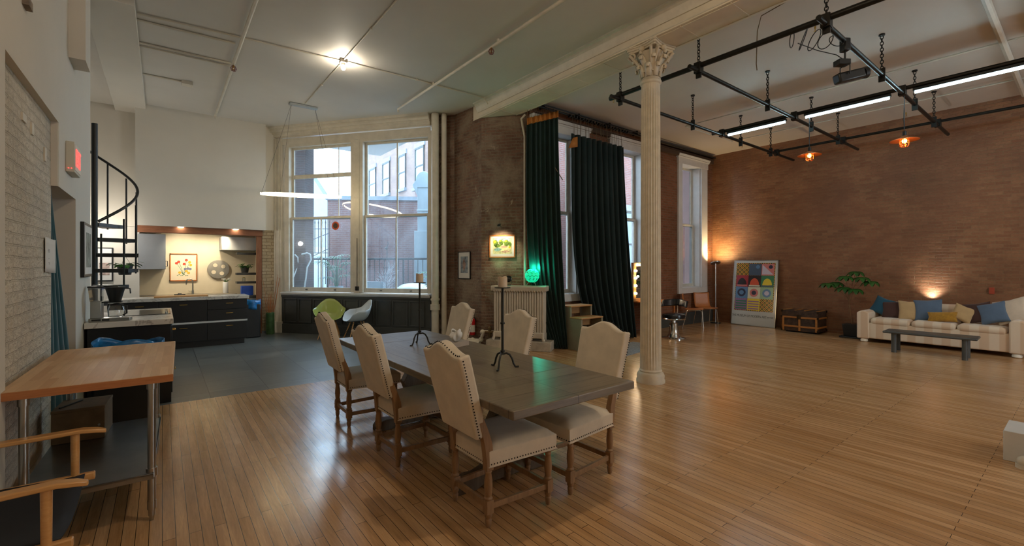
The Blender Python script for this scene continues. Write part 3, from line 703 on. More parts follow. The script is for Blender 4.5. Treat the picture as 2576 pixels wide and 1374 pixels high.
bx(-.14, -.16, 0, .14, .16, .215).build('body', 'card', t, bevel=.003)
b = bx(-.142, -.162, .215, .142, .162, .235); lid = b.build('lid', 'card', t, bevel=.003)
MB().cyl((-.11, -.1, .24), (-.02, .08, .24), .005, n=6).build('handle', 'black', lid)
MB().cyl((.11, -.164, .1), (.11, -.16, .1), .008, n=10).build('stud', 'steel', t)

# director's chair, bottom left
t = thing('director_chair', 'folding wooden chair with a black canvas seat, at the lower left edge', 'chair', (-.68, 2.97, 0))
def arm(y, nm='armrest'):
    b = MB(); pts = [(-.5, y, .645), (-.1, y, .655), (.2, y, .66), (.34, y, .662), (.40, y, .652), (.435, y, .642)]; w = [.024, .027, .029, .028, .024, .012]; vs = []
    for (x, yy, z), ww in zip(pts, w): vs += [(x, yy - ww, z - .016), (x, yy + ww, z - .016), (x, yy + ww, z + .006), (x, yy - ww, z + .006)]
    b.add(vs, [(k * 4 + j, k * 4 + 4 + j, k * 4 + 4 + (j + 1) % 4, k * 4 + (j + 1) % 4) for k in range(5) for j in range(4)] + [(0, 1, 2, 3), (23, 22, 21, 20)])
    b.build(nm, 'chair_wood', t, bevel=.006, seg=3)
for y, x in ((.38, .31), (-.38, .31)):
    arm(y); MB().cyl((x, y, .41), (x, y, .65), .017, .019, n=16).build('post', 'chair_wood', t)
    MB().cyl((-.42, y, .41), (-.42, y, .95), .017, .017, n=16).build('back_post', 'chair_wood', t)
    bx(-.5, y - .016, .385, .39, y + .016, .425).build('seat_rail', 'chair_wood', t, bevel=.006)
    bx(-.5, y - .016, .0, .37, y + .016, .035).build('foot_rail', 'chair_wood', t, bevel=.006)
for x in (.2, -.3):
    for s in (-1, 1):
        MB().add(*[[(x - .012, s * -.37, .03), (x + .012, s * -.37, .03), (x + .012, s * -.33, .03), (x - .012, s * -.33, .03), (x - .012, s * .33, .39), (x + .012, s * .33, .39), (x + .012, s * .37, .39), (x - .012, s * .37, .39)], [(0, 3, 2, 1), (4, 5, 6, 7), (0, 1, 5, 4), (1, 2, 6, 5), (2, 3, 7, 6), (3, 0, 4, 7)]]).build('cross_leg', 'chair_wood', t)
b = MB(); b.grid(lambda u, v: (-.45 + u * .80, -.37 + v * .74, .425 - .05 * math.sin(math.pi * v) + .004 * math.sin(9 * u + 3 * v)), 12, 16)
b.build('canvas_seat', plain('black_canvas', '#1b1e24', .75, var=.1), t, solid=.004)
bx(-.445, -.39, .72, -.435, .39, .93).build('canvas_back', plain('black_canvas_back', '#1b1e24', .75, var=.1), t)

# things on the left wall
t = thing('exit_sign', 'white exit sign box with red letters on the left wall', 'exit sign', (XW, 5.34, 2.35))
bx(0, 0, 0, .055, .36, .26).build('housing', plain('sign_housing', '#cfcabb', .5, var=0), t, bevel=.004)
bx(.055, .015, .02, .058, .345, .24).build('face', plain('sign_face', '#d9d2c6', .4, var=0), t)
text_mesh('EXIT', .215, .0015, 'exit_red', t, Matrix.Translation((.0605, .18, .125)) @ Matrix.Rotation(R(90), 4, 'Z') @ Matrix.Rotation(R(90), 4, 'X'), 'exit_lettering', sx=.62)
for k in range(2): MB().cyl((.018 + k * .018, -.003, .03), (.018 + k * .018, 0, .03), .004, n=8).build('indicator', 'exit_red', t)
t = thing('framed_picture', 'black framed picture on the left wall beside the doorway', 'picture', (XW, 6.2, 1.43))
bx(0, 0, 0, .03, .62, .56).build('frame', 'black', t, bevel=.003); bx(.03, .03, .03, .032, .59, .53).build('mat', 'paper', t); bx(.032, .12, .1, .033, .5, .46).build('print', plain('wall_print', '#8a8f84', .6, var=.4, scale=9), t)
t = thing('paper_notice', 'sheet of white paper taped to the white brick beside the curtain', 'notice', (XN + .004, 4.72, 1.5))
MB().grid(lambda u, v: (.006 + .03 * max(0, u - .6) ** 2 * 3, u * .30, v * .26 + (.0 if u < .5 else -.01 * u)), 10, 6).build('sheet', 'paper', t, solid=.001)
b = MB(); 
for y, z, w, h in ((.10, .15, .06, .004), (.10, .16, .06, .004), (.10, .17, .06, .004), (.12, .07, .03, .004), (.13, .06, .02, .004), (.12, .10, .02, .003)): b.box(.007, y, z, .0085, y + w, z + h)
b.build('printed_lines', plain('ink_grey', '#8d8a86', .8, var=0), t)
for k, (y, z, w, h) in enumerate(((4.05, 2.45, .10, .05), (4.30, 2.42, .06, .08), (4.72, 2.32, .05, .10))):
    struct(bx(XN, y, z, XN + .010, y + w, z + h).build('trim_%d' % (15 + k), 'pvc'), 'exposed mortar patch in the niche')
# teal door curtain
t = thing('door_curtain', 'teal curtain hanging in the doorway at the left wall', 'curtain', (-.70, 5.03, 0))
def dc(u, v):
    z = 2.15 * (1 - v) + .02; w = .20 + .62 * v ** 1.25; y = u * w; return (-.03 + .025 * math.sin(u * 26 + 2 * v) * (.5 + .5 * v) + .09 * v * u, y, z)
MB().grid(dc, 48, 24).build('drape', 'teal', t, solid=.004)
bx(-.04, .0, 2.15, -.02, .2, 2.174).build('heading', 'teal', t)
# ceiling mounted thing at the top left corner of the photograph
t = thing('wall_bracket', 'small beige bracket high on the left wall', 'bracket', (XW, 3.83, 3.08))
bx(0, 0, 0, .03, .10, .05).build('plate', 'rubble', t); bx(0, .02, .05, .02, .07, .07).build('clip', 'black', t)

# ================================================================== KITCHEN
t = thing('kitchen_island', 'black island with a pale veined stone top, behind the work table', 'island', (-.26, 7.2, 0))
bx(-.36, -.78, .0, .34, .78, .89).build('body', 'cabinet', t, bevel=.004)
b = MB(); b.box(-.38, -.82, .89, .36, .82, .95); b.build('worktop', 'marble', t, bevel=.004)
for z0, z1 in ((.1, .40), (.42, .86)):
    d = bx(.34, -.74, z0, .352, .74, z1).build('door', 'cabinet', t, bevel=.003); MB().tube([(.352, -.60, z1 - .06), (.38, -.60, z1 - .06), (.38, -.48, z1 - .06), (.352, -.48, z1 - .06)], .006, 8).build('handle', 'brass', d)
t = thing('cooktop', 'black glass cooktop set in the island worktop', 'cooktop', (-.12, 7.38, .95)); bx(-.25, -.38, 0, .20, .38, .006).build('glass', 'black_gloss', t, bevel=.002)
b = MB()
for k in range(6): b.cyl((.16, -.25 + k * .1, .006), (.16, -.25 + k * .1, .02), .014, n=12)
b.build('knobs', 'chrome', t)
# drip coffee maker
t = thing('coffee_maker', 'silver drip coffee maker with a black filter basket and glass jug, on the island', 'coffee maker', (-.49, 6.55, .95), R(-8))
bx(-.12, -.065, 0, .22, .065, .035).build('base', 'steel', t, bevel=.004); b = MB(); b.box(-.095, -.067, .008, -.02, -.064, .026); b.box(-.012, -.067, .008, .05, -.064, .026); b.build('switch', 'black', t)
bx(-.11, -.05, .035, -.02, .05, .215).build('tower', 'steel', t, bevel=.004)
b = MB(); b.prism([(-.125, .36), (-.015, .36), (-.025, .215), (-.11, .215)], lambda p, q: (p[0], q, p[1]), -.06, .06); b.build('water_tank', 'clear', t)
b = MB(); b.box(-.13, -.063, .36, -.005, .063, .378); b.cyl((-.07, 0, .372), (.11, 0, .372), .009, n=8); b.build('lid', 'black', t, bevel=.002)
b = MB(); b.lathe([(.045, .205), (.05, .21), (.07, .30), (.085, .355), (.087, .365), (.03, .37)], (.085, 0, 0), 24); b.tube([(.17, 0, .35), (.21, 0, .345), (.215, 0, .29)], .007, 8); b.box(-.02, -.03, .195, .14, .03, .21); b.build('filter_basket', 'black', t)
b = MB(); b.lathe([(.055, .037), (.07, .045), (.075, .11), (.06, .165), (.05, .175)], (.095, 0, 0), 24); jug = b.build('jug', 'clear', t); b = MB(); b.tube([(.15, -.03, .165), (.19, -.05, .16), (.19, -.05, .08), (.16, -.04, .06)], .009, 8); b.lathe([(.02, .19), (.06, .175), (.06, .168), (.0, .168)], (.095, 0, 0), 20); b.build('jug_handle', 'black', jug)
t = thing('recycling_bin', 'dark bin lined with a blue bag between the work table and the island', 'bin', (-.26, 5.60, 0))
bx(-.24, -.13, 0, .24, .13, .72).build('bin', 'black', t, bevel=.02); b = MB(); b.grid(lambda u, v: ((.235 * math.cos(u * 6.283) * (1.1 + .1 * math.sin(11 * u * 6.283) * .4)) + .01, .14 * math.sin(u * 6.283) * 1.2, .63 + v * (.20 + .03 * math.sin(u * 6.283 * 3)) - .02 * math.sin(13 * u)), 60, 5); b.build('bag', 'plastic_blue', t, solid=.002)

# lower cabinet run with worktop
t = thing('kitchen_cabinet', 'long black kitchen cabinet run with brass handles', 'cabinet', (0, 10.37, 0))
bx(-.75, .02, .1, 1.34, .55, .89).build('body', 'cabinet', t, bevel=.003); bx(-.75, .06, 0, 1.30, .5, .1).build('toe_kick', 'black', t)
bx(-.75, .0, .452, 1.345, .04, .485).build('rail', 'trim_white', t)
def drawer(x0, x1, z0, z1, hx):
    d = bx(x0, 0, z0, x1, .022, z1).build('drawer', 'cabinet', t, bevel=.003); w = .055
    MB().tube([(hx - w, 0, z1 - .07), (hx - w, -.025, z1 - .07), (hx + w, -.025, z1 - .07), (hx + w, 0, z1 - .07)], .006, 8).build('handle', 'brass', d)
drawer(.68, 1.335, .70, .885, 1.04); drawer(.68, 1.335, .49, .695, 1.04); drawer(-.06, .675, .49, .885, .31); drawer(-.75, -.065, .49, .885, -.32)
drawer(.68, 1.335, .12, .448, 1.04); drawer(-.06, .675, .12, .448, .31); drawer(-.75, -.065, .12, .448, -.32)
b = MB(); b.box(-.78, -.03, .895, 1.37, .57, .955); tag(b.build('worktop', 'marble', loc=(0, 10.37, 0), bevel=.004), 'white veined stone worktop on the long cabinet run', 'worktop')
tag(bx(-.12, .0, 0, .70, .3, .025).build('cutting_board', 'step', loc=(.0, 10.45, .956), bevel=.003), 'pale wooden cutting board on the white worktop', 'cutting board')
t = thing('sink_counter', 'back counter with the sink, under the painting', 'counter', (0, 12.1, 0))
bx(-.4, 0, 0, 1.3, .5, .86).build('body', 'cabinet', t); bx(-.4, -.02, .86, 1.36, .5, .905).build('worktop', plain('grey_stone', '#8d8474', .4), t, bevel=.004); bx(-.38, -.03, .862, .5, -.015, .9).build('edge_strip', 'step', t)
b = MB(); b.tube([(.54, .3, .905), (.54, .3, 1.18)] + [(.54 - .06 + .06 * math.cos(a), .3 - .0, 1.18 + .07 * math.sin(a)) for a in [k * math.pi / 8 for k in range(1, 9)]] + [(.42, .3, 1.12)], .014, 10); b.cyl((.54, .3, .905), (.54, .3, .99), .022, n=12); b.tube([(.54, .3, .98), (.48, .28, .97), (.46, .28, .99)], .007, 8)
tag(b.build('faucet', 'steel', loc=(0, 12.1, 0)), 'curved steel kitchen tap in front of the flower painting', 'tap')
tag(MB().cyl((.3, 0, 0), (.3, 0, .035), .045, .03, n=12).box(.2, -.01, 0, .4, .01, .02).build('drain_stopper', 'black', loc=(0, 12.2, .906)), 'small black stopper at the sink edge', 'stopper')
tag(bx(0, 0, 0, .45, .7, .73).build('wall_cabinet', 'grey_cab', loc=(-.395, 11.86, 1.47), bevel=.004), 'grey wall cabinet at the left of the kitchen', 'wall cabinet')
c = bpy.data.objects['wall_cabinet']; b = MB(); b.tube([(.45, .06, .06), (.48, .06, .06), (.48, .06, .17), (.45, .06, .17)], .006, 8); b.build('handle', 'black', c)
tag(bx(0, 0, 0, .72, .55, .30).build('hood_box', 'trim_white', loc=(1.06, 12.04, 1.90), bevel=.004), 'white boxed hood hanging at the right of the kitchen', 'hood')
t = thing('flower_painting', 'framed watercolour of red and yellow flowers above the sink', 'painting', (.13, 12.58, 1.20))
b = MB(); b.box(0, -.02, 0, .5, .018, .018); b.box(0, -.02, .60, .5, .018, .618); b.box(0, -.02, 0, .018, .018, .618); b.box(.482, -.02, 0, .5, .018, .618); b.build('frame', 'ply', t)
bx(.018, 0, .018, .482, .015, .6).build('paper', plain('painting_paper', '#e6d9be', .8, var=.01), t)
random.seed(9)
for nm, hx, pts in (('red_flowers', '#d8452c', [(.12, .40), (.16, .43), (.30, .47), (.26, .38)]), ('yellow_flowers', '#e8b432', [(.36, .42), (.38, .36), (.30, .22), (.18, .19), (.34, .18)]), ('blue_flowers', '#7d7f9c', [(.33, .28), (.28, .27), (.37, .27)]), ('stems', '#5d7f5c', None)):
    b = MB()
    if pts:
        for (x, z) in pts:
            for k in range(6):
                a = k * 1.05; b.ball((x + .016 * math.cos(a), -.001, z + .016 * math.sin(a)), .014, 8)
    else:
        for x, z in ((.12, .40), (.16, .43), (.30, .47), (.36, .42), (.33, .28), (.18, .2)): b.tube([(.24, -.002, .14), ((x + .24) / 2 + .01, -.002, z * .5 + .08), (x, -.002, z)], .004, 5)
        for k in range(7): b.ball((.14 + .03 * k, -.001, .13 + .015 * math.sin(k * 2)), .016, 8, .5)
    o = b.build(nm, plain('paint_' + nm, hx, .8, var=.15, scale=30), t); 
    for v in o.data.vertices: v.co.y *= .12
t = thing('film_reel', 'round grey film reel hung on the kitchen wall', 'film reel', (1.04, 12.58, 1.46))
b = MB(); n = 48; Ro = .215; holes = [(.115 * math.cos(a), .115 * math.sin(a)) for a in (.6, 2.17, 3.74, 5.31)]
b.lathe([(Ro, 0), (Ro, .03), (Ro - .02, .034), (.0001, .034)], n=48); b.T = Matrix()
o = b.build('disc', 'reel', t); o.rotation_euler = (R(90), 0, 0)
for hx, hz in holes: MB().cyl((hx, -.036, hz), (hx, -.030, hz), .046, n=20).build('opening', 'kitchen_wall', t)
for hx, hz in holes:
    b = MB(); b.tube([(hx + .048 * math.cos(a), -.035, hz + .048 * math.sin(a)) for a in [k * math.pi / 10 for k in range(20)]], .004, 6, closed=True); b.build('rim', 'reel', t)
t = thing('flower_vase', 'white ribbed vase with small white flowers on the back counter', 'vase', (1.16, 12.35, .906))
MB().lathe([(.05, 0), (.055, .01), (.055, .25), (.05, .26), (.045, .25), (.045, .1)], n=24).build('vase', 'trim_white', t)
b = MB(); f = MB(); random.seed(2)
for k in range(14):
    a = random.random() * 6.28; r = .09 * random.random(); p = (r * math.cos(a), r * math.sin(a), .30 + .05 * random.random()); b.tube([(0, 0, .24), p], .0025, 4); f.ball(p, .013, 6); leaf(b, (0, 0, .26), (p[0], p[1], .08), .08, .02)
b.build('stems', 'leaf', t); f.build('blossoms', 'paper', t)
for k, z in enumerate((1.80, 1.33, 1.13)):
    tag(bx(1.35, 12.0, z, 1.80, 12.3, z + .05).build('wall_shelf', 'charcoal', bevel=.003), ('highest floating black shelf under the hood box', 'middle floating black shelf carrying the leafy plant', 'lowest floating black shelf, just below the plant shelf')[k], 'shelf', 'floating shelves at the kitchen side')
def pot_plant(name, label, loc, pot_r, pot_h, nleaf, L, Wd, mat='leaf', potmat='black', cat='plant', up=.5, spread=1, seed=1, droop=1.0):
    t = thing(name, label, cat, loc); random.seed(seed)
    MB().lathe([(pot_r * .72, 0), (pot_r * .78, .005), (pot_r, pot_h * .93), (pot_r * 1.06, pot_h * .93), (pot_r * 1.06, pot_h), (pot_r * .9, pot_h), (.001, pot_h * .9)], n=20).build('pot', potmat, t)
    b = MB(); s = MB()
    for k in range(nleaf):
        a = random.random() * 6.28; e = up * (.3 + random.random()); d = Vector((math.cos(a) * spread, math.sin(a) * spread, e)); base = Vector((0, 0, pot_h)) + d.normalized() * (L * (.2 + .9 * random.random()))
        s.tube([(0, 0, pot_h * .9), tuple(base)], .003, 4); leaf(b, base, d, L, Wd, droop)
    b.build('foliage', mat, t); s.build('stems', 'leaf_dark', t); return t
pot_plant('potted_pothos', 'bright green leafy pot plant on the middle floating shelf', (1.52, 12.13, 1.381), .09, .13, 46, .11, .07, 'leaf', 'charcoal', seed=4, up=.6)
t = thing('storage_jars', 'small jars on the lowest floating shelf', 'jar', (1.5, 12.12, 1.18)); MB().lathe([(.03, 0), (.03, .08), (.02, .09)], n=14).build('jar', 'clear', t); MB().lathe([(.022, .085), (.022, .1), (.001, .1)], n=14).build('lid', 'brass', t)
t = thing('bagged_bin', 'bin with a blue bag at the right end of the black cabinets', 'bin', (1.53, 11.2, 0)); bx(-.13, -.18, 0, .15, .18, .72).build('bin', 'black', t, bevel=.02)
MB().grid(lambda u, v: (.165 * math.cos(u * 6.283) * (1.05 + .08 * math.sin(u * 50)), .2 * math.sin(u * 6.283), .62 + v * .2 - .03 * math.sin(9 * u)), 40, 4).build('bag', 'plastic_blue', t, solid=.002)
t = thing('detergent_box', 'blue box on the shelf beside the timber post', 'box', (1.52, 11.95, .86)); bx(-.1, -.08, 0, .14, .08, .22).build('box', plain('blue_box', '#1c55c4', .4, var=.1), t, bevel=.01)
tag(bx(1.36, 11.8, .80, 1.79, 12.1, .86).build('side_shelf', 'charcoal'), 'dark shelf under the blue box', 'shelf')
t = thing('reed_vase', 'tall green cylinder vase of dried reeds at the brick pier', 'vase', (1.93, 11.42, 0))
MB().lathe([(.085, 0), (.09, .01), (.088, .48), (.08, .49), (.078, .4)], n=28).build('vase', 'green_vase', t)
b = MB(); random.seed(8)
for k in range(30):
    a = random.random() * 6.28; r = .05 * random.random(); q = .13 * random.random(); z = .75 + .2 * random.random()
    if k % 4 == 0: z = 1.25 + .1 * random.random(); q = .2
    aa = a if k % 4 else .5 * a - .6; b.tube([(r * math.cos(a), r * math.sin(a), .05), (q * math.cos(aa), q * math.sin(aa) * .4, z)], .003, 5)
b.build('reeds', 'grass_dry', t)
t = thing('downlight', 'recessed downlight at the left over the kitchen opening', 'downlight', (.30, 11.52, 2.345), 0, 'downlights over the kitchen'); MB().cyl((0, 0, -.012), (0, 0, 0), .05, n=20).build('lens', 'down', t)
again(t, (1.27, 11.52, 2.345), 0, 'recessed downlight at the right over the kitchen opening, nearer the bay')
spot('downlight_beam', (.30, 11.75, 2.30), (.40, 12.6, 1.3), 40, (1, .86, .62), 110, .8)
spot('downlight_beam', (1.0, 11.9, 2.30), (.95, 12.6, 1.3), 26, (1, .86, .62), 110, .8)
point('stair_lamp', (-.9, 11.3, 2.2), 16, (1, .93, .82), .06)
# framed poster behind the stair
t = thing('framed_notice', 'small black framed print on the wall behind the spiral stair', 'picture', (-1.02, 11.88, 1.24)); b = MB(); b.box(0, -.02, 0, .25, .015, .66); b.build('frame', 'black', t); bx(.02, -.023, .02, .23, -.019, .64).build('mat', 'paper', t); bx(.05, -.025, .12, .20, -.022, .36).build('print', plain('print_pink', '#bfa9a0', .7, var=.3, scale=12), t)

# ================================================================== SPIRAL STAIR
PX, PY = -.784, 8.96
t = thing('spiral_stair', 'black steel spiral stair at the end of the left wall', 'staircase', (PX, PY, 0))
MB().cyl((0, 0, 0), (0, 0, 3.63), .036, n=24).build('pole', 'black', t)
RT = .50
ay = Vector((PX, PY, 0)).normalized(); ax = Vector((ay.y, -ay.x, 0))
def SP(ang, r, z): 
    q = ax * (r * math.cos(R(ang))) + ay * (r * math.sin(R(ang))); return (q.x, q.y, z)
treads = [(64, 2.18), (33, 1.96), (3, 1.73), (-28, 1.50), (-58, 1.27), (-90, 1.04), (-121, .81), (-152, .58), (-183, .35)]
for k, (a, z) in enumerate(treads):
    b = MB(); h = 16
    pts = [SP(a - 60, .045, 0), SP(a - h, RT, 0), SP(a - h / 3, RT, 0), SP(a + h / 3, RT, 0), SP(a + h, RT, 0), SP(a + 60, .045, 0)]
    b.prism([(p[0], p[1]) for p in pts], lambda p, q: (p[0], p[1], q), z - .055, z); tr = b.build('tread', 'black', t, bevel=.003)
    p = SP(a + 8, RT - .015, 0); top = z + .955
    MB().cyl((p[0], p[1], z - .07), (p[0], p[1], top), .0115, n=10).build('baluster', 'black', t)
b = MB(); pts = []
for k in range(61):
    f = k / 60; a = 90 - f * 184; z = 3.31 - f * 1.15; pts.append(SP(a + 8, RT - .015 - (.0 if f > .04 else .0), z))
b.tube(pts, .0185, 10); b.build('handrail', 'black', t)
t = pot_plant('hanging_plant', 'leafy plant in a dark pot hanging behind the stair treads', (-.47, 9.45, 1.40), .10, .15, 26, .13, .075, 'leaf', 'black', seed=11, up=.35, spread=1)
b = MB()
for k in range(3): a = k * 2.09; b.tube([(.095 * math.cos(a), .095 * math.sin(a), .13), (0, 0, .30)], .002, 4)
b.tube([(0, 0, .30), (0, 0, .52)], .003, 5); b.build('hanger', 'iron', t)
# ================================================================== BAY CHAIRS
def shell_chair(name, label, mat, loc, rz):
    t = thing(name, label, 'chair', loc, rz)
    rim = [(0, .27, 0, .40), (25, .255, .14, .405), (45, .225, .24, .45), (60, .17, .295, .55), (80, .06, .325, .61), (105, -.08, .325, .615), (126, -.18, .265, .65), (146, -.25, .18, .745), (166, -.287, .085, .81), (180, -.29, 0, .82)]
    def rm(a):
        sg = 1 if a <= 180 else -1; a = a if a <= 180 else 360 - a
        for p, q in zip(rim, rim[1:]):
            if a <= q[0]: f = (a - p[0]) / (q[0] - p[0]); return tuple(p[i] + (q[i] - p[i]) * f * (1 if i != 2 else 1) for i in (1, 2, 3)), sg
        return rim[-1][1:], sg
    C0 = (.0, 0, .385)
    def sh(u, v):
        (x, y, z), sg = rm(u * 360); y *= sg; pz = 1.4 + 1.5 * min(1, u * 6, (1 - u) * 6); f = 1 - (1 - v) ** 1.35
        return (C0[0] + (x - C0[0]) * f, y * f, C0[2] + (z - C0[2]) * v ** pz)
    MB().grid(sh, 72, 16).build('shell', mat, t, solid=.006, ang=80)
    for sx, sy in ((1, 1), (1, -1), (-1, 1), (-1, -1)):
        MB().cyl((.24 * sx - .02, .22 * sy, 0), (.10 * sx, .10 * sy, .37), .0095, .014, n=12).build('leg', 'chair_wood', t)
    b = MB()
    for s in (-1, 1): b.tube([(.18, .165 * s, .15), (-.16, -.165 * s, .15)], .004, 6); b.tube([(.12, .12 * s, .35), (-.12, .12 * s, .35)], .005, 6); b.tube([(.12 * s, .12, .35), (.12 * s, -.12, .35)], .005, 6); b.tube([(.12 * s, .12, .345), (.2 * s - .01, -.19, .12)], .004, 6)
    b.build('brace', 'black', t); return t
shell_chair('shell_armchair', 'green moulded plastic armchair on wooden legs by the bay', 'green_shell', (2.84, 10.07, 0), R(-108))
shell_chair('shell_armchair', 'white moulded plastic armchair seen side on, beside the green one', 'white_shell', (3.24, 9.50, 0), R(178))

# ================================================================== PIER WALL, RADIATOR
def framed(name, label, cat, loc, rz, w, h, fmat, mats, fw=.018, matw=.05):
    """front faces local -y, origin at the lower left corner"""
    t = thing(name, label, cat, loc, rz); b = MB()
    b.box(0, -.022, 0, w, 0, fw); b.box(0, -.022, h - fw, w, 0, h); b.box(0, -.022, 0, fw, 0, h); b.box(w - fw, -.022, 0, w, 0, h); b.build('frame', fmat, t, bevel=.002)
    bx(fw, -.01, fw, w - fw, 0, h - fw).build('mat_board', 'paper', t); return t
def blobs(t, name, mat, items, y=-.0115):
    b = MB()
    for x, z, rx, rz_ in items:
        n = 14; b.add([(x, y, z)] + [(x + rx * math.cos(2 * math.pi * k / n) * (1 + .25 * math.sin(k * 2.3)), y, z + rz_ * math.sin(2 * math.pi * k / n) * (1 + .25 * math.cos(k * 1.9))) for k in range(n)], [(0, 1 + k, 1 + (k + 1) % n) for k in range(n)])
    return b.build(name, mat, t, smooth=False)
pa = math.atan2(7.36 - 8.28, 4.95 - 4.88)
def on_seg(p, q, s, off, z):
    p = Vector((*p, 0)); q = Vector((*q, 0)); u = (q - p).normalized(); n = Vector((-u.y, u.x, 0)); r = p + u * s - n * off; return (r.x, r.y, z)
t = framed('framed_print', 'small framed grey-blue print on the brown pier, over the fire extinguisher', 'picture', on_seg((4.88, 8.28), (4.95, 7.36), .16, .004, 1.275), pa, .42, .56, 'black', None, .014)
bx(.09, -.012, .12, .33, -.0102, .46).build('print', plain('print_greyblue', '#8b97a3', .8, var=.35, scale=14), t)
blobs(t, 'figure', plain('print_rust', '#a98a80', .8, var=.2, scale=30), [(.21, .28, .05, .10), (.2, .36, .03, .05)], -.013)
ca = math.atan2(6.64 - 7.36, 5.50 - 4.95)
t = framed('landscape_painting', 'framed landscape of green trees and a bridge, lit from above on the chamfered pier', 'painting', on_seg((4.95, 7.36), (5.50, 6.64), .17, .01, 1.70), ca, .52, .44, 'ply', None, .022)
bx(.07, -.012, .075, .45, -.0102, .385).build('sheet', plain('paint_base', '#d9cf9f', .8, var=.2, scale=12), t)
blobs(t, 'sky', plain('paint_blue', '#8fa4c0', .8, var=.2, scale=20), [(.2, .35, .10, .025), (.35, .35, .08, .022)], -.0125)
blobs(t, 'trees', plain('paint_green', '#5f7a2a', .8, var=.5, scale=25), [(.13, .28, .05, .06), (.24, .29, .045, .055), (.35, .28, .06, .06), (.42, .25, .03, .05), (.17, .23, .07, .03)], -.013)
blobs(t, 'yellow_leaves', plain('paint_yellow', '#d9c52e', .8, var=.2, scale=30), [(.11, .31, .03, .03), (.22, .33, .02, .02), (.33, .32, .025, .02), (.41, .2, .025, .02)], -.0135)
blobs(t, 'water', plain('paint_water', '#7fa3a0', .8, var=.3, scale=20), [(.17, .16, .08, .03)], -.013)
blobs(t, 'bridge', plain('paint_bridge', '#c9a08a', .8, var=.2, scale=20), [(.30, .21, .07, .02), (.33, .12, .09, .022)], -.0135)
t = thing('picture_spotlight', 'small picture light above the landscape painting', 'lamp', on_seg((4.95, 7.36), (5.50, 6.64), .43, .02, 2.28), ca)
MB().cyl((0, -.02, 0), (0, -.20, .05), .006, n=8).cyl((0, -.16, .05), (0, -.24, .02), .02, .028, n=14).build('head', 'black', t)
q = on_seg((4.95, 7.36), (5.50, 6.64), .43, .28, 2.27); spot('picture_light', q, on_seg((4.95, 7.36), (5.50, 6.64), .43, .0, 1.9), 14, (1, .84, .55), 95, .7)
t = thing('fire_extinguisher', 'red fire extinguisher on the brown pier near the floor', 'fire extinguisher', on_seg((4.88, 8.28), (4.95, 7.36), .72, .07, .17))
MB().lathe([(.001, 0), (.05, .003), (.055, .015), (.055, .27), (.045, .31), (.02, .335), (.018, .35)], n=22).build('cylinder', 'red', t)
b = MB(); b.cyl((0, 0, .35), (0, 0, .375), .022, n=12); b.box(-.01, -.06, .375, .01, .02, .385); b.box(-.01, -.06, .40, .01, .01, .408); b.tube([(.02, 0, .36), (.06, -.01, .33), (.065, -.01, .2)], .008, 8); b.build('valve', 'black', t)
MB().lathe([(.0556, .06), (.0556, .2)], n=22).build('label_band', 'paper', t)

ra = math.atan2(6.08 - 6.86, 5.45 - 4.88)
t = thing('radiator', 'tall cream column radiator in front of the brick pier', 'radiator', (4.88, 6.86, .0), ra); RL = .965
t['label'] = 'tall cream column radiator in front of the chamfered brick pier'
b = MB()
nf = 20
for k in range(nf):
    x = (k + .5) * RL / nf
    for y in (.03, .11, .19): b.lathe([(.016, .30), (.0228, .33), (.023, 1.06), (.018, 1.10)], (x, y, 0), 10)
b.build('columns', 'radiator', t)
b = MB(); prof = []
b.prism([(-.035, 1.10), (-.03, 1.08), (0, 1.075), (.22, 1.075), (.25, 1.10), (.255, 1.15), (.24, 1.175), (-.02, 1.175), (-.04, 1.15)], lambda p, q: (q, p[0], p[1]), -.04, RL + .04)
for k in range(nf): b.ball(((k + .5) * RL / nf, -.015, 1.085), .024, 10)
b.build('top_header', 'radiator', t, bevel=.008)
b = MB(); b.prism([(-.02, .22), (-.02, .33), (.22, .33), (.22, .22)], lambda p, q: (q, p[0], p[1]), 0, RL); b.build('bottom_header', 'radiator', t, bevel=.02, seg=3)
for x in (.02, RL - .02):
    b = MB(); b.tube([(x, 0, .30), (x, -.01, .24), (x + (.02 if x > .5 else -.02), -.02, .175)], [.03, .024, .03], 10); b.tube([(x, .2, .30), (x, .2, .175)], .025, 10); b.build('foot', 'radiator', t)
tag(bx(-.12, -.08, 0, 1.10, .30, .17).build('radiator_plinth', 'cement', loc=(4.88, 6.86, 0), rz=ra, bevel=.01), 'rough cement block under the cream radiator', 'plinth')
RM = Matrix.Translation((4.88, 6.86, 0)) @ Matrix.Rotation(ra, 4, 'Z')
def onrad(x, y, z=1.176): return tuple(RM @ Vector((x, y, z)))
# green glowing lamp of petals
t = thing('green_lamp', 'round petal lamp glowing green on top of the radiator', 'lamp', onrad(.72, .10))
b = MB()
for i, ph in enumerate((-60, -38, -15, 10, 34, 56)):
    m = max(5, int(12 * math.cos(R(ph))))
    for k in range(m):
        a = 2 * math.pi * (k + .5 * (i % 2)) / m; cp, sp_ = math.cos(R(ph)), math.sin(R(ph)); c = Vector((cp * math.cos(a), cp * math.sin(a), sp_)); n = c.copy()
        e = Vector((-math.sin(a), math.cos(a), 0)); f = n.cross(e); C0 = Vector((0, 0, .185)) + c * .125; vs = [C0 + n * .012]
        for j in range(10): th = 2 * math.pi * j / 10; vs.append(C0 + e * .034 * math.cos(th) + f * .030 * math.sin(th))
        b.add(vs, [(0, 1 + j, 1 + (j + 1) % 10) for j in range(10)])
b.build('petal_shade', 'green_glow', t, ang=80); MB().ball((0, 0, .185), .10, 18).build('globe', emit('green_lamp_globe', '#067a5c', .15), t)
b = MB()
for k in range(3): a = k * 2.1 + .5; b.tube([(.05 * math.cos(a), .05 * math.sin(a), .09), (.11 * math.cos(a), .11 * math.sin(a), .004)], .004, 6)
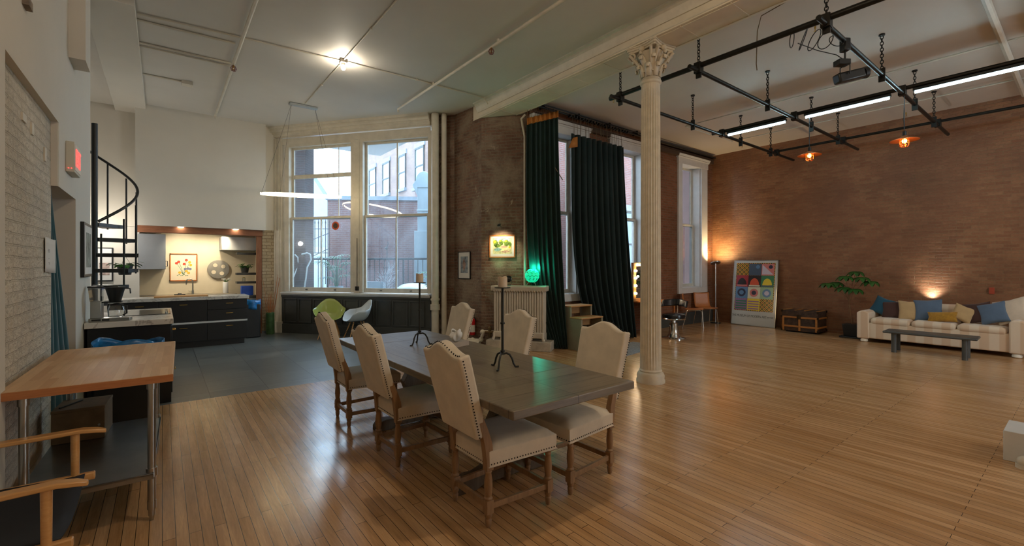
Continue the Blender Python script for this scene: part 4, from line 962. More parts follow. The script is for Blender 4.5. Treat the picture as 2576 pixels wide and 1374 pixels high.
b.build('tripod', plain('lamp_tripod', '#9fc9ae', .4, var=0), t)
lp = onrad(.72, .10, 1.40); point('green_lamp_light', (lp[0], lp[1], 1.36 + .145), 5, (.02, 1.0, .62), .05); point('green_lamp_light', (lp[0] + .10, lp[1] - .06, 1.52), 4.5, (.02, 1.0, .62), .03)
t = thing('small_spotlight', 'small black round spotlight standing on the left end of the radiator', 'lamp', onrad(.27, .08))  # head is unlit; the green spot beside it is added separately
MB().lathe([(.001, -.045), (.04, -.04), (.062, -.01), (.066, .02), (.055, .045), (.045, .05)], (0, 0, 0), 22).build('head', 'black_gloss', t); h = [c for c in t.children][0]; h.rotation_euler = (R(80), 0, R(-30)); h.location = (0, 0, .12)
b = MB(); b.tube([(.07, 0, .12), (.075, 0, .04), (.04, 0, .008), (-.04, 0, .008), (-.075, 0, .04), (-.07, 0, .12)], .004, 6); b.lathe([(.05, 0), (.05, .008), (.001, .008)], n=16); b.build('stand', 'black', t)
spot('added_green_wash', (5.05, 6.95, 1.30), (5.15, 7.25, 3.2), 6, (.45, 1.0, .5), 70, 1.0)  # green spot with no fixture, added to tint the pier and ceiling
# floor pipes
b = MB(); b.tube([(4.72, 7.9, .09), (4.80, 7.45, .09), (4.86, 7.25, .10), (4.86, 7.2, .20), (4.87, 7.15, .28), (5.02, 6.98, .28), (5.05, 6.9, .26)], .032, 12)
for p in ((4.86, 7.24, .12), (4.865, 7.2, .27), (4.80, 7.45, .09)): b.ball(p, .05, 12)
b.tube([(4.55, 8.3, .06), (4.6, 8.1, .06), (4.72, 7.9, .09)], .04, 12); b.ball((4.72, 7.9, .09), .055, 12); b.tube([(4.60, 7.5, .05), (4.75, 7.35, .06), (4.82, 7.22, .05)], .055, 12)
tag(b.build('steam_pipe', 'pvc'), 'white steam pipes with elbows at the foot of the brick pier', 'pipe')
b = MB(); b.cyl((4.93, 7.05, .18), (4.93, 7.05, .36), .03, n=14); b.cyl((4.93, 7.05, .36), (4.93, 7.05, .39), .04, .02, n=14); b.cyl((4.85, 7.1, .28), (5.0, 6.98, .28), .022, n=12)
tag(b.build('radiator_valve', plain('old_brass', '#6e5a3c', .5, .6, var=.2)), 'old brass valve beside the radiator foot', 'valve')
b = MB(); b.tube([(5.45, 6.62, 4.42), (5.40, 6.67, 4.34), (5.42, 6.655, 4.2), (5.44, 6.62, 4.0), (5.44, 6.62, .1)], .022, 10)
tag(b.build('conduit_pipe', 'pvc'), 'thin cream conduit down the corner behind the first curtain', 'pipe')

# ================================================================== CURTAINS, TRACK, STEPS
def curtain(name, label, top, bot, zt0, zt1, folds, mat, seed, amp=.05, group='dark curtains on the window wall'):
    t = thing(name, label, 'curtain', (top[0][0], top[0][1], 0), 0, group); random.seed(seed); ph = [random.random() * 6 for _ in range(4)]; ox, oy = top[0]
    def fn(u, v):
        sw = v ** 1.3; sl = v ** 4.5; x0 = top[0][0] + (bot[0][0] - top[0][0]) * sl; x1 = top[1][0] + (bot[1][0] - top[1][0]) * sw; y0 = top[0][1] + (bot[0][1] - top[0][1]) * sl; y1 = top[1][1] + (bot[1][1] - top[1][1]) * sw
        uu = u + .012 * math.sin(u * folds * 6.28 + ph[1]) ; x = x0 + (x1 - x0) * uu; y = y0 + (y1 - y0) * uu
        A = amp * (.55 + .6 * v); w = math.sin(u * folds * 2 * math.pi + ph[0] + .4 * math.sin(3 * v + ph[2])) + .3 * math.sin(u * folds * 4.7 + ph[3] + v)
        zt = zt0 + (zt1 - zt0) * u; return (x - ox, y + A * w - oy, zt * (1 - v) + .015 * v)
    o = MB().grid(fn, int(folds * 14), 40).build('drape', mat, t, solid=.006, ang=80)
    return t, fn
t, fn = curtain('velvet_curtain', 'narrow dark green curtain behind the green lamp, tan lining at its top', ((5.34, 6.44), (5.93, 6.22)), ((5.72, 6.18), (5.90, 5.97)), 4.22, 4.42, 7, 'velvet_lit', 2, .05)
def heading(fn, h, mat, t, folds):
    MB().grid(lambda u, v: (lambda p: (p[0] - .002, p[1] - .012, p[2] + h * (.5 - v)))(fn(u, 0)), int(folds * 14), 2).build('heading', mat, t, solid=.004)
heading(fn, .12, 'leather_tab', t, 7)
def cords(t, fn, n, zr, name='cords'):
    b = MB()
    for k in range(n):
        p = fn((k + .5) / n, 0); b.tube([(p[0], p[1], p[2]), (p[0], p[1] * .5, zr)], .0045, 4)
    b.build(name, 'net', t)
cords(t, fn, 13, 4.55)
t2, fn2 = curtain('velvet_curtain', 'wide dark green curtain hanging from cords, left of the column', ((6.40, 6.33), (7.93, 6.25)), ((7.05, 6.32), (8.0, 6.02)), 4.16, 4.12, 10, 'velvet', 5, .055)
cords(t2, fn2, 24, 4.52)
b = MB(); b.add([(-.02, -.06, 4.06), (.10, -.07, 4.10), (.10, -.07, 3.9), (-.14, -.05, 3.84)], [(0, 1, 2, 3)]); b.build('lining_flap', 'leather_tab', t2, solid=.003)
tag(bx(0, 0, 0, .012, .03, .36).build('curtain_strap', 'card', loc=(5.96, 6.13, 3.16)), 'small patterned strap hanging at the edge of the narrow curtain', 'strap')
bpy.data.objects['curtain_strap'].rotation_euler = (0, R(-32), R(-38))
b = MB(); b.cyl((5.45, 6.36, 4.53), (12.1, 6.42, 4.53), .022, n=12); b.cyl((5.5, 6.30, 4.56), (9.3, 6.34, 4.56), .014, n=8)
for k in range(22): x = 6.35 + k * .085; b.box(x, 6.30, 4.485, x + .035, 6.38, 4.53)
for k in range(4): x = 5.7 + k * .95; b.box(x, 6.36, 4.53, x + .02, 6.5, 4.62)
tag(b.build('curtain_rail', 'black'), 'long dark curtain rail with hooks below the studio ceiling', 'curtain rail')
t = thing('wooden_steps', 'open wooden steps with four treads leading up to the window door', 'steps', (5.95, 6.22, 0))
W_ = .60
for k, z in enumerate((.80, .60, .40, .20)):
    y = -.02 - k * .27; bx(0, y - .30, z - .025, W_ - .02, y, z).build('tread', 'step', t, bevel=.004)
    if k < 3: bx(.04, y - .02, z - .18, W_ - .06, y, z - .03).build('riser', 'step', t)
for x in (0.0, W_ - .05):
    b = MB(); b.prism([(-.02, 0), (-.02, .775), (-.30, .775), (-.30, .575), (-.57, .575), (-.57, .375), (-.84, .375), (-.84, .175), (-1.08, .175), (-.80, .0)], lambda p, q: (q, p[0], p[1]), x + .005, x + .045); b.build('side', 'step_side', t, bevel=.002)
tag(bx(0, 0, 0, 1.55, .62, .012).build('floor_mat', 'rugm', loc=(6.05, 4.86, 0), rz=R(8)), 'grey-blue mat on the floor before the steps', 'mat')

# ================================================================== COLUMN
t = thing('fluted_column', 'cream cast-iron column with a leafy capital, standing on the wood floor', 'column', (5.15, 3.62, 0))
b = MB(); b.lathe([(.185, 0), (.185, .03), (.175, .05), (.18, .09), (.165, .125), (.14, .14), (.148, .155), (.138, .175)], n=48); b.build('base', 'column', t)
b = MB(); N = 144; prof = [(.135, .165)] + [(.137 - .016 * k / 20, .19 + k * (3.92 - .19) / 20) for k in range(21)] + [(.118, 3.96)]; b.lathe(prof, n=N, flute=.012, fn=24, fz=(.25, 3.9)); b.build('shaft', 'column', t, ang=60)
b = MB(); b.lathe([(.118, 3.95), (.135, 3.965), (.14, 3.99), (.13, 4.005), (.122, 4.01), (.13, 4.02), (.118, 4.035), (.112, 4.05), (.115, 4.12), (.12, 4.2), (.145, 4.28), (.18, 4.36)], n=40); b.build('necking', 'column', t)
b = MB()
for s_, z0, z1 in ((.235, 4.375, 4.40), (.25, 4.40, 4.43), (.262, 4.43, 4.45)):
    pts = []
    for k in range(4):
        for j in range(9):
            f = j / 8; a0 = R(45 + 90 * k); c0 = Vector((math.cos(a0), math.sin(a0))); c1 = Vector((math.cos(a0 + R(90)), math.sin(a0 + R(90)))); p = c0.lerp(c1, f * .92 + .04) * s_ * 1.28; p *= 1 - .17 * math.sin(math.pi * f); pts.append((p.x, p.y))
    b.prism(pts, lambda p, q: (p[0], p[1], q), z0, z1)
b.build('abacus', 'column', t, bevel=.003)
b = MB(); random.seed(4)
def curl(b, a, z0, z1, r0, r1, w):
    c, s = math.cos(a), math.sin(a); pr = [(r0, z0), (r0 + .012, z0 + (z1 - z0) * .45), (r1 * .88, z0 + (z1 - z0) * .85), (r1, z1), (r1 + .018, z1 - .018), (r1 + .01, z1 - .045), (r1 - .012, z1 - .035)]
    vs = []
    for (r, z), ww in zip(pr, (w * .8, w, w, w * .85, w * .75, w * .6, w * .5)):
        for o in (-1, -.4, .4, 1):
            rr = r + (.010 if abs(o) < .5 else -.006); vs.append((rr * c - o * ww * s, rr * s + o * ww * c, z))
    b.add(vs, [(k * 4 + j, k * 4 + j + 1, k * 4 + 5 + j, k * 4 + 4 + j) for k in range(6) for j in range(3)])
for k in range(8): curl(b, R(45 * k + 22.5), 4.04, 4.19, .118, .175, .042)
for k in range(8): curl(b, R(45 * k), 4.10, 4.29, .122, .21, .042)
b.build('acanthus_leaves', 'column', t, solid=.012, ang=60)
b = MB()
for k in range(4):
    a = R(45 + 90 * k)
    for s in (-1, 1):
        aa = a + s * .16; pts = []
        for j in range(22):
            q = j / 21 * 4.6 * math.pi / 2; rr = .048 * (1 - j / 26); R0 = .245; zc = 4.325; c, sn = math.cos(aa), math.sin(aa); o = R0 + rr * math.cos(q + .5); pts.append((o * c, o * sn, zc + rr * math.sin(q + .5)))
        b.tube([(.13 * math.cos(aa), .13 * math.sin(aa), 4.18)] + pts, [.018] + [.018 - .010 * j / 21 for j in range(22)], 8)
    a2 = R(90 * k); b.ball((.20 * math.cos(a2), .20 * math.sin(a2), 4.385), .038, 12); b.ball((.215 * math.cos(a2), .215 * math.sin(a2), 4.33), .026, 10)
b.build('volutes', 'column', t)

# ================================================================== VANITY CORNER
t = thing('vanity_desk', 'narrow wooden desk under the tall windows, behind the column', 'desk', (8.35, 6.1, 0))
bx(0, -.25, .72, .97, .35, .75).build('desktop', 'ply', t, bevel=.004)
for x, y in ((.03, -.22), (.90, -.22), (.03, .30), (.90, .30)): bx(x, y, 0, x + .05, y + .04, .72).build('leg', 'ply', t, bevel=.003)
bx(.06, -.2, .62, .92, -.17, .72).build('apron', 'ply', t)
t = thing('lighted_mirror', 'framed make-up mirror with round bulbs on the desk', 'mirror', (8.22, 6.22, .751), R(-4))
b = MB(); b.box(-.0, 0, 0, .62, .07, .07); b.box(0, 0, .78, .62, .07, .86); b.box(0, 0, 0, .09, .07, .86); b.box(.53, 0, 0, .62, .07, .86); b.build('frame', 'chair_wood', t, bevel=.004)
bx(.08, .02, .06, .54, .05, .80).build('glass', 'mirror', t)
for x in (.10, .21, .31, .41, .52):
    MB().ball((x, -.03, .815), .028, 12).build('bulb', 'bulb', t)
for z in (.18, .35, .52, .68):
    for x in (.05, .57): MB().ball((x, -.03, z), .028, 12).build('bulb', 'bulb', t)
point('mirror_glow', (8.5, 6.12, 1.3), 6, (1, .86, .62), .025)
t = thing('barber_chair', 'black padded salon chair on a chrome pedestal, right of the column', 'chair', (8.60, 5.47, 0), R(195)); t.scale = (.86, .86, .95)
MB().lathe([(.28, 0), (.28, .015), (.17, .035), (.125, .09), (.105, .20), (.10, .34), (.06, .36), (.05, .42)], n=32).build('pedestal', 'chrome', t)
b = MB(); b.tube([(.22, .0, .12), (.28, .02, .14), (.3, .02, .3), (.36, .02, .32)], .008, 8); b.build('pump_lever', 'chrome', t)
MB().lathe([(.20, .45), (.265, .46), (.275, .50), (.26, .54), (.2, .56), (.001, .57)], n=40).build('seat', 'vinyl', t); MB().lathe([(.10, .42), (.27, .43), (.285, .445), (.27, .46), (.1, .45)], n=40).build('seat_ring', 'chrome', t)
b = MB(); b.grid(lambda u, v: ((-.27 - .06 * v + .30 * abs(u * 2 - 1) ** 2.2 * (1 - .2 * v)), (u * 2 - 1) * .30, .72 + .14 * v - .02 * abs(u * 2 - 1)), 24, 6); b.build('backrest', 'vinyl', t, solid=.05)
b = MB(); b.tube([(-.22, 0, .45), (-.30, 0, .6), (-.28, 0, .74)], .014, 8); b.build('back_bracket', 'chrome', t)
def ply_chair(label, loc, rz, mat='ply'):
    t = thing('plywood_chair', label, 'chair', loc, rz, 'orange plywood chairs by the far window')
    pts = [(.23, .455), (.20, .462), (.05, .45), (-.12, .448), (-.17, .47), (-.20, .54), (-.235, .70), (-.255, .83)]
    def f(u, v):
        q = v * (len(pts) - 1); k = min(int(q), len(pts) - 2); g = q - k; x = pts[k][0] + (pts[k + 1][0] - pts[k][0]) * g; z = pts[k][1] + (pts[k + 1][1] - pts[k][1]) * g; w = .205 - .0 * v; return (x, (u * 2 - 1) * w, z + .012 * (u * 2 - 1) ** 2)
    MB().grid(f, 8, 28).build('seat_shell', mat, t, solid=.012, ang=60)
    for s in (-1, 1):
        b = MB(); b.tube([(.23, s * .215, 0), (.20, s * .19, .42), (.16, s * .19, .445), (-.12, s * .19, .44), (-.15, s * .19, .42), (-.25, s * .215, 0)], .0085, 8); b.build('leg_frame', 'chrome', t)
    b = MB(); b.tube([(.15, -.19, .44), (.15, .19, .44)], .0085, 8); b.tube([(-.1, -.19, .44), (-.1, .19, .44)], .0085, 8); b.build('cross_bar', 'chrome', t); return t
ply_chair('orange plywood chair seen from its side, nearer the desk', (10.50, 6.13, 0), R(-62))
ply_chair('orange plywood chair facing the room, beside the floor lamp', (11.12, 6.15, 0), R(-125))
t = thing('floor_lamp', 'slim uplight floor lamp in the far corner, lit', 'floor lamp', (11.75, 6.22, 0))
MB().lathe([(.13, 0), (.13, .02), (.02, .03)], n=24).build('base', 'black', t); b = MB(); b.cyl((0, 0, .02), (0, 0, 1.60), .012, n=10); b.cyl((0, 0, 1.0), (0, 0, 1.05), .018, n=10); b.build('pole', 'steel', t)
o = MB().lathe([(.001, 0), (.12, .008), (.13, .03), (.125, .034), (.12, .03)], n=28).build('shade', 'steel', t); o.location = (.0, 0, 1.60); o.rotation_euler = (R(-16), R(14), 0)
MB().lathe([(.001, .024), (.11, .025)], n=24).build('diffuser', 'bulb', o)
spot('floor_lamp_light', (11.78, 6.24, 1.66), (12.05, 6.3, 2.4), 55, (1, .72, .35), 165, 1.0, .06)

# ================================================================== POSTER, TRUNK, PLANT, SOFA
t = thing('museum_poster', 'large framed museum poster with a colourful abstract print, leaning on the brown brick wall', 'poster', (11.90, 4.79, .004)); LE = math.atan2(.22, 1.68)
P = Matrix.Rotation(LE, 4, 'Y')
class PB(MB): pass
def pbx(*a): b = MB(); b.T = P; b.box(*a); return b
PW, PH = 1.10, 1.695
b = MB(); b.T = P; b.box(-.01, 0, 0, .03, .016, PH); b.box(-.01, PW - .016, 0, .03, PW, PH); b.box(-.01, 0, 0, .03, PW, .016); b.box(-.01, 0, PH - .016, .03, PW, PH); b.build('frame', 'steel', t)
pbx(0, .01, .01, .02, PW - .01, PH - .01).build('sheet', plain('poster_paper', '#c3cacb', .35, var=0, coat=.5), t)
ay0, ay1, az0, az1 = .07, 1.03, .38, 1.62
def diamonds():
    tt = NT('poster_lattice'); v = tt.coord('Object', scale=(1, 1, 1), rot=(0, 0, 0)); sp = tt.n('ShaderNodeSeparateXYZ'); tt.l(v, sp.inputs[0])
    a = tt.math('ADD', sp.outputs[1], sp.outputs[2]); c = tt.math('SUBTRACT', sp.outputs[1], sp.outputs[2])
    fa = tt.math('PINGPONG', a, .055); fb = tt.math('PINGPONG', c, .055); m = tt.math('MINIMUM', fa, fb)
    tt.base(tt.ramp(tt.math('MULTIPLY', m, 18), [(.10, rgb('#2a2118')), (.2, rgb('#c9a32c')), (.5, rgb('#c9a32c')), (.62, rgb('#7b2a2e')), (.8, rgb('#8b3030'))])); tt.rough(.3)
    e = tt.t.nodes['Color Ramp'].color_ramp; e.interpolation = 'CONSTANT'; return tt.m
pbx(-.004, ay0, az0, .0, ay1, az1).build('print_ground', diamonds(), t)
LY = [0]
def patch(name, hexc, poly):
    LY[0] += 1; b = MB(); b.T = P; x = -.004 - .0006 * LY[0]; b.prism(poly, lambda p, q: (q, ay0 + p[0] * (ay1 - ay0), az0 + p[1] * (az1 - az0)), x, -.002); b.build(name, plain('print_' + hexc[1:], hexc, .35, var=.0), t, smooth=False)
def ell(cx, cy, rx, ry, n=28, a0=0, a1=360, tl=0):
    o = []
    for k in range(n):
        a = R(a0 + (a1 - a0) * k / n); x, y = rx * math.cos(a), ry * math.sin(a); o.append((cx + x * math.cos(tl) - y * math.sin(tl), cy + x * math.sin(tl) + y * math.cos(tl)))
    return o
# a plain abstract of discs, bars and blocks in the poster's colours
random.seed(31)
cols = ['#2a2224', '#5c83ac', '#d0553a', '#93b493', '#dfc93a', '#46586e', '#a02c38', '#c3bccf', '#2f7a56', '#cfd0bb', '#8e6c96', '#28304a', '#a8c9a6', '#c77a7a']
k = 0
for i in range(3):
    for j in range(4):
        if (i, j) in ((0, 0), (2, 3)): continue
        y0, z0, w, h = .02 + i * .32, .015 + j * .243, .318, .24; patch('block', cols[(k * 5 + 3) % 14], [(y0, z0), (y0 + w, z0), (y0 + w, z0 + h), (y0, z0 + h)])
        c = cols[(k * 3 + 1) % 14]; cx, cy = y0 + w / 2, z0 + h / 2; m = k % 4
        if m == 0: patch('disc', c, ell(cx, cy, .11, .085)); patch('disc', cols[(k + 7) % 14], ell(cx, cy, .06, .045))
        elif m == 1: patch('half_disc', c, ell(cx, z0 + .03, .12, .15, a1=180)); patch('bar', cols[(k + 4) % 14], [(y0 + .02, z0 + .01), (y0 + w - .02, z0 + .01), (y0 + w - .02, z0 + .04), (y0 + .02, z0 + .04)])
        elif m == 2: patch('wedge', c, [(y0 + .02, z0 + .02), (y0 + w - .02, z0 + .02), (y0 + w - .02, z0 + h - .02)]); patch('disc', cols[(k + 9) % 14], ell(y0 + .09, z0 + h - .065, .05, .038))
        else:
            for q in range(4): patch('stripe', c, [(y0 + .02, z0 + .02 + q * .05), (y0 + w - .02, z0 + .02 + q * .05), (y0 + w - .02, z0 + .045 + q * .05), (y0 + .02, z0 + .045 + q * .05)])
        k += 1
for nm, hx, sz, yy, st in (('poster_title', 'ink', .084, .645, 'THE MUSEUM OF MODERN ART'), ('poster_title', 'ink', .046, .13, 'NEW YORK')):
    M.setdefault('ink', plain('poster_ink', '#4b5054', .5, var=0))
    text_mesh(st, sz, .0008, 'ink', t, P @ Matrix.Translation((-.001, yy, .245)) @ Matrix.Rotation(R(-90), 4, 'Z') @ Matrix.Rotation(R(90), 4, 'X'), 'title_lettering', sx=.72 if sz > .06 else .62)
t = thing('steamer_trunk', 'old brown travel trunk with wooden slats against the brick wall', 'trunk', (11.84, 4.14, .03))
bx(-.26, -.37, 0, .26, .37, .47).build('body', 'trunk', t, bevel=.01)
bx(-.263, -.373, .33, .263, .373, .475).build('lid', 'trunk', t, bevel=.01)
b = MB()
for z in (.09, .30): b.box(-.275, -.375, z, -.258, .375, z + .04); b.box(-.26, -.385, z, .26, -.37, z + .04)
for y in (-.36, -.02, .32): b.box(-.278, y, .01, -.26, y + .04, .33)
for y in (-.36, -.12, .08, .32): b.box(-.24, y, .472, .24, y + .04, .488)
b.build('slats', 'trunk_wood', t, bevel=.003)
b = MB()
for x in (-.27, .25):
    for y in (-.38, .36):
        for z in (0, .30, .43): b.box(x - .01, y - .005, z, x + .03, y + .03, z + .05)
b.box(-.285, -.03, .28, -.27, .05, .38); b.build('hardware', 'trunk_metal', t, bevel=.003)
for x in (-.2, .2): MB().cyl((x, -.3, -.03), (x, .3, -.03 + .0), .028, n=10).build('caster', 'black', t)
t = thing('potted_tree', 'tall umbrella plant in a square black pot beside the sofa', 'plant', (11.74, 3.18, 0))
bx(-.19, -.19, 0, .19, .19, .035).build('saucer', 'black', t, bevel=.01); b = MB(); b.add([(-.12, -.12, .035), (.12, -.12, .035), (.12, .12, .035), (-.12, .12, .035), (-.15, -.15, .29), (.15, -.15, .29), (.15, .15, .29), (-.15, .15, .29)], [(0, 3, 2, 1), (4, 5, 6, 7), (0, 1, 5, 4), (1, 2, 6, 5), (2, 3, 7, 6), (3, 0, 4, 7)]); b.build('pot', 'black', t, bevel=.008)
s = MB(); s.tube([(0, 0, .28), (0, .03, .5), (.0, .06, .8), (-.02, .05, .95)], [.012, .010, .009, .008], 8); f = MB(); random.seed(12)
heads = [((0, .05, .78), (0, .30, 1.18)), ((0, .06, .85), (-.1, .10, 1.32)), ((0, .05, .9), (-.05, -.18, 1.30)), ((0, .05, .9), (0, -.32, 1.22)), ((0, .04, .7), (-.1, .12, 1.08)), ((0, .04, .9), (.05, -.05, 1.42)), ((0, .05, .7), (-.12, -.08, 1.05)), ((0, .05, .8), (-.1, .42, 1.16))]
for p, q in heads:
    s.tube([p, ((p[0] + q[0]) / 2, (p[1] + q[1]) / 2, (p[2] + q[2]) / 2 + .04), q], .004, 5)
    for k in range(9): a = k * .70; leaf(f, q, (math.cos(a), math.sin(a), .45), .24, .10, 1.9, 6)
s.build('stem', 'stem', t); f.build('foliage', 'leaf_dark', t)

t = thing('sofa', 'long cream striped three-seat sofa against the brick wall', 'sofa', (11.70, 1.82, 0)); SL = .99
bx(-.44, -SL, .08, .40, SL, .40).build('base', 'sofa', t, bevel=.02, seg=3)
for s in (-1, 1):
    b = MB(); ya, yb = s * (SL - .04), s * (SL + .16); yy = sorted((ya, yb))
    b.prism([(yy[0], .07), (yy[0], .58), (yy[0] + .03, .62), (yy[0] + .1, .635), (yy[1] - .03, .62), (yy[1], .58), (yy[1], .07)], lambda p, q: (q, p[0], p[1]), -.47, .42); b.build('arm', 'sofa', t, bevel=.025, seg=3)
cw = (2 * SL - .1) / 3
for k in range(3):
    y0 = -SL + .05 + k * cw; o = bx(-.46, y0 + .004, .36, .24, y0 + cw - .004, .50).build('seat_cushion', 'sofa', t, bevel=.065, seg=5)
for k in range(3):
    y0 = -SL + .05 + k * cw; b = bx(.14, y0 + .01, .42, .36, y0 + cw - .01, .80); o = b.build('back_cushion', 'sofa', t, bevel=.075, seg=5)
    for v in o.data.vertices:
        if v.co.z > .7: v.co.x += .06
bx(.30, -SL, .1, .42, SL, .70).build('back', 'sofa', t, bevel=.03)
for x in (-.40, .34):
    for y in (-SL - .05, SL + .05): MB().lathe([(.04, 0), (.062, .015), (.062, .045), (.045, .08)], (x, y, 0), 18).build('foot', 'sofa_foot', t)
def pillow(label, mat, y, size, yaw, roll, x=11.62, zb=.49, h=None, th=.12, lean=18):
    h = h or size
    t = thing('cushion', label, 'cushion', (x, y, zb), 0, None)
    def f(sgn):
        def g(u, v):
            a, c = u * 2 - 1, v * 2 - 1; e = max(0, (1 - a * a)) ** .5 * max(0, (1 - c * c)) ** .5; pin = 1 - .10 * (1 - abs(a)) * abs(c) ** 4; pin2 = 1 - .10 * (1 - abs(c)) * abs(a) ** 4
            return (sgn * th * .5 * e ** .8, a * size * .5 * pin2, c * h * .5 * pin)
        return g
    b = MB(); b.T = Matrix.Translation((0, 0, h * .5 * abs(math.cos(R(roll))) + size * .5 * abs(math.sin(R(roll))) - .02)) @ Matrix.Rotation(R(yaw), 4, 'Z') @ Matrix.Rotation(R(lean), 4, 'Y') @ Matrix.Rotation(R(roll), 4, 'X')
    b.grid(f(1), 16, 16); b.grid(f(-1), 16, 16); b.build('cover', mat, t, ang=70); return t
pillow('teal cushion at the left end of the sofa, half behind the brown one', 'pil_teal', 2.66, .36, -8, 20, 11.72, .50)
pillow('dark brown cushion at the left part of the sofa, beside the teal one', 'pil_brown', 2.46, .40, 0, -4, 11.66, .48, .36)
pillow('tan cushion between the left brown cushion and the blue one', 'pil_tan', 2.22, .33, 12, 0, 11.62, .48, .40)
pillow('slate blue cushion behind the small gold pillow', 'pil_blue', 1.94, .42, 0, -6, 11.62, .48)
pillow('small patterned gold pillow in the middle of the sofa', 'pil_gold', 1.72, .42, -6, -6, 11.46, .49, .20, .11, 25)
pillow('tan cushion tilted on its corner, right of the gold pillow', 'pil_tan', 1.46, .30, 20, 26, 11.56, .49)
pillow('dark brown cushion in the right part of the sofa, beside the blue one', 'pil_brown', 1.28, .38, -14, -14, 11.64, .48)
pillow('slate blue cushion at the right, leaning on the cream one', 'pil_blue', 1.08, .38, -8, -18, 11.58, .49)
pillow('cream cushion at the right end of the sofa', 'pil_cream', .86, .44, -20, -20, 11.60, .50)
t = thing('coffee_table', 'low dark grey table on round legs in front of the sofa', 'table', (10.52, 1.74, 0), R(2))
bx(-.24, -.60, .335, .24, .60, .372).build('tabletop', 'grey_table', t, bevel=.015, seg=3)
for x in (-.17, .15):
    for y in (-.45, .45): MB().cyl((x, y, 0), (x, y, .335), .038, n=20).build('leg', 'grey_table', t)
t = thing('uplight', 'small white uplight standing behind the sofa', 'lamp', (12.12, 1.98, 0)); b = MB(); b.lathe([(.06, 0), (.06, .02), (.012, .03), (.012, .72), (.055, .76), (.075, .84), (.07, .84), (.05, .77)], n=20); b.build('body', 'trim_white', t)
spot('uplight_beam', (12.10, 1.98, .86), (12.25, 1.98, 1.6), 15, (1, .95, .86), 120, 1.0, .03)
# white box and pipe fitting at the right edge
t = thing('white_floor_box', 'white painted box on the floor at the right edge', 'box', (5.30, .44, 0)); bx(0, -.5, 0, .40, .0, .235).build('body', 'trim_white', t, bevel=.004)
b = MB(); b.cyl((.0, 0, 0), (0, 0, .03), .05, n=18); b.ball((0, 0, .05), .045, 14); b.cyl((0, 0, .05), (.1, -.12, .05), .035, n=14); b.ball((.0, -.08, .13), .03, 12)
tag(b.build('pipe_fitting', 'pvc', loc=(5.20, .32, 0.0)), 'white pipe elbow on the floor in front of the white box', 'pipe fitting')

# ================================================================== CEILING THINGS
def bulb_fix(label, loc, power, col=(1, .88, .70)):
    t = thing('bare_bulb', label, 'ceiling light', loc); bx(-.05, -.05, -.055, .05, .05, 0).build('junction_box', 'trim', t, bevel=.004)
    b = MB(); b.cyl((0, 0, -.055), (0, 0, -.085), .028, n=14); b.build('socket', 'trim', t); MB().ball((0, 0, -.125), .033, 14, 1.15).build('bulb', 'bulb_hot', t)
    point('bulb_light', (loc[0], loc[1], loc[2] - .125), power, col, .042); return t
bulb_fix('bare bulb on the conduit crossing of the dining-side ceiling', (2.21, 7.10, H_L), 34)
bulb_fix('unseen bare bulb added on the ceiling above the camera for warm fill', (2.21, 1.4, H_L), 130, (1, .80, .56))  # out of view on the conduit line, added as warm fill
bulb_fix('unseen bare bulb added on the ceiling behind the camera for warm fill', (2.21, -3.2, H_L), 80, (1, .80, .56))  # second out-of-view bulb, added to warm the light from behind
bulb_fix('unseen bare bulb added on the studio ceiling behind the camera for fill', (8.6, -3.4, H_R), 210, (1, .80, .56))  # out-of-view bulb added to brighten the studio side
def cond(label, pts, r=.011, clips=True, mat='trim', name='conduit', z=None):
    b = MB(); b.tube(pts, r, 8)
    if clips:
        for k in range(len(pts) - 1):
            p, q = Vector(pts[k]), Vector(pts[k + 1]); n = int((q - p).length / 1.4)
            for j in range(1, n + 1): c = p.lerp(q, j / (n + 1)); b.box(c.x - .018, c.y - .018, c.z - r - .003, c.x + .018, c.y + .018, c.z + r + .004)
    return tag(b.build(name, mat), label, 'pipe')
z = H_L - .014
cond('thin conduit across the dining-side ceiling, left of the bare bulb', [(-.25, 7.36, z), (.9, 7.25, z), (2.16, 7.12, z)])
cond('thin conduit from the bare bulb to the cream beam', [(2.26, 7.10, z), (4.6, 7.05, z), (4.79, 7.04, z - .01), (4.85, 7.0, z - .12)])
cond('thin conduit running from the bare bulb toward the camera', [(2.21, 7.05, z), (2.21, 1.45, z)])
cond('thin conduit from the bare bulb to the pendant canopy', [(2.21, 7.15, z), (2.21, 9.45, z)])
cond('white conduit ending in a junction box near the boxed duct', [(-.26, 9.62, z), (.26, 9.62, z)], .014)
tag(bx(.26, 9.55, H_L - .06, .42, 9.69, H_L).build('junction_box', 'trim', bevel=.004), 'small junction box on the ceiling left of the sprinkler pipe', 'junction box')
cond('twin mouldings across the ceiling near the loft wall', [(-.26, 8.30, z), (.85, 8.28, z)], .016, False)
cond('upper moulding across the ceiling at the left', [(-.26, 7.55, z), (.82, 7.5, z)], .014, False)
cond('lower moulding across the ceiling at the left', [(-.26, 8.42, z), (.85, 8.40, z)], .01, False)
def sprinkler_pipe(label, x, y0, y1, heads, r=.024):
    b = MB(); zz = H_L - .06; b.cyl((x, y0, zz), (x, y1, zz), r, n=12)
    y = y0 + .6
    while y < y1: b.box(x - .012, y, zz, x + .012, y + .03, H_L - .002); y += 1.9
    b.cyl((x, y1, zz), (x, y1, zz - .06), r * .8, n=10); t = tag(b.build('sprinkler_pipe', 'trim'), label, 'pipe')
    return t
sprinkler_pipe('white sprinkler pipe along the ceiling above the kitchen side', .87, -5, 11.2, ()); sprinkler_pipe('white sprinkler pipe along the ceiling nearer the beam', 3.72, -5, 8.5, ())
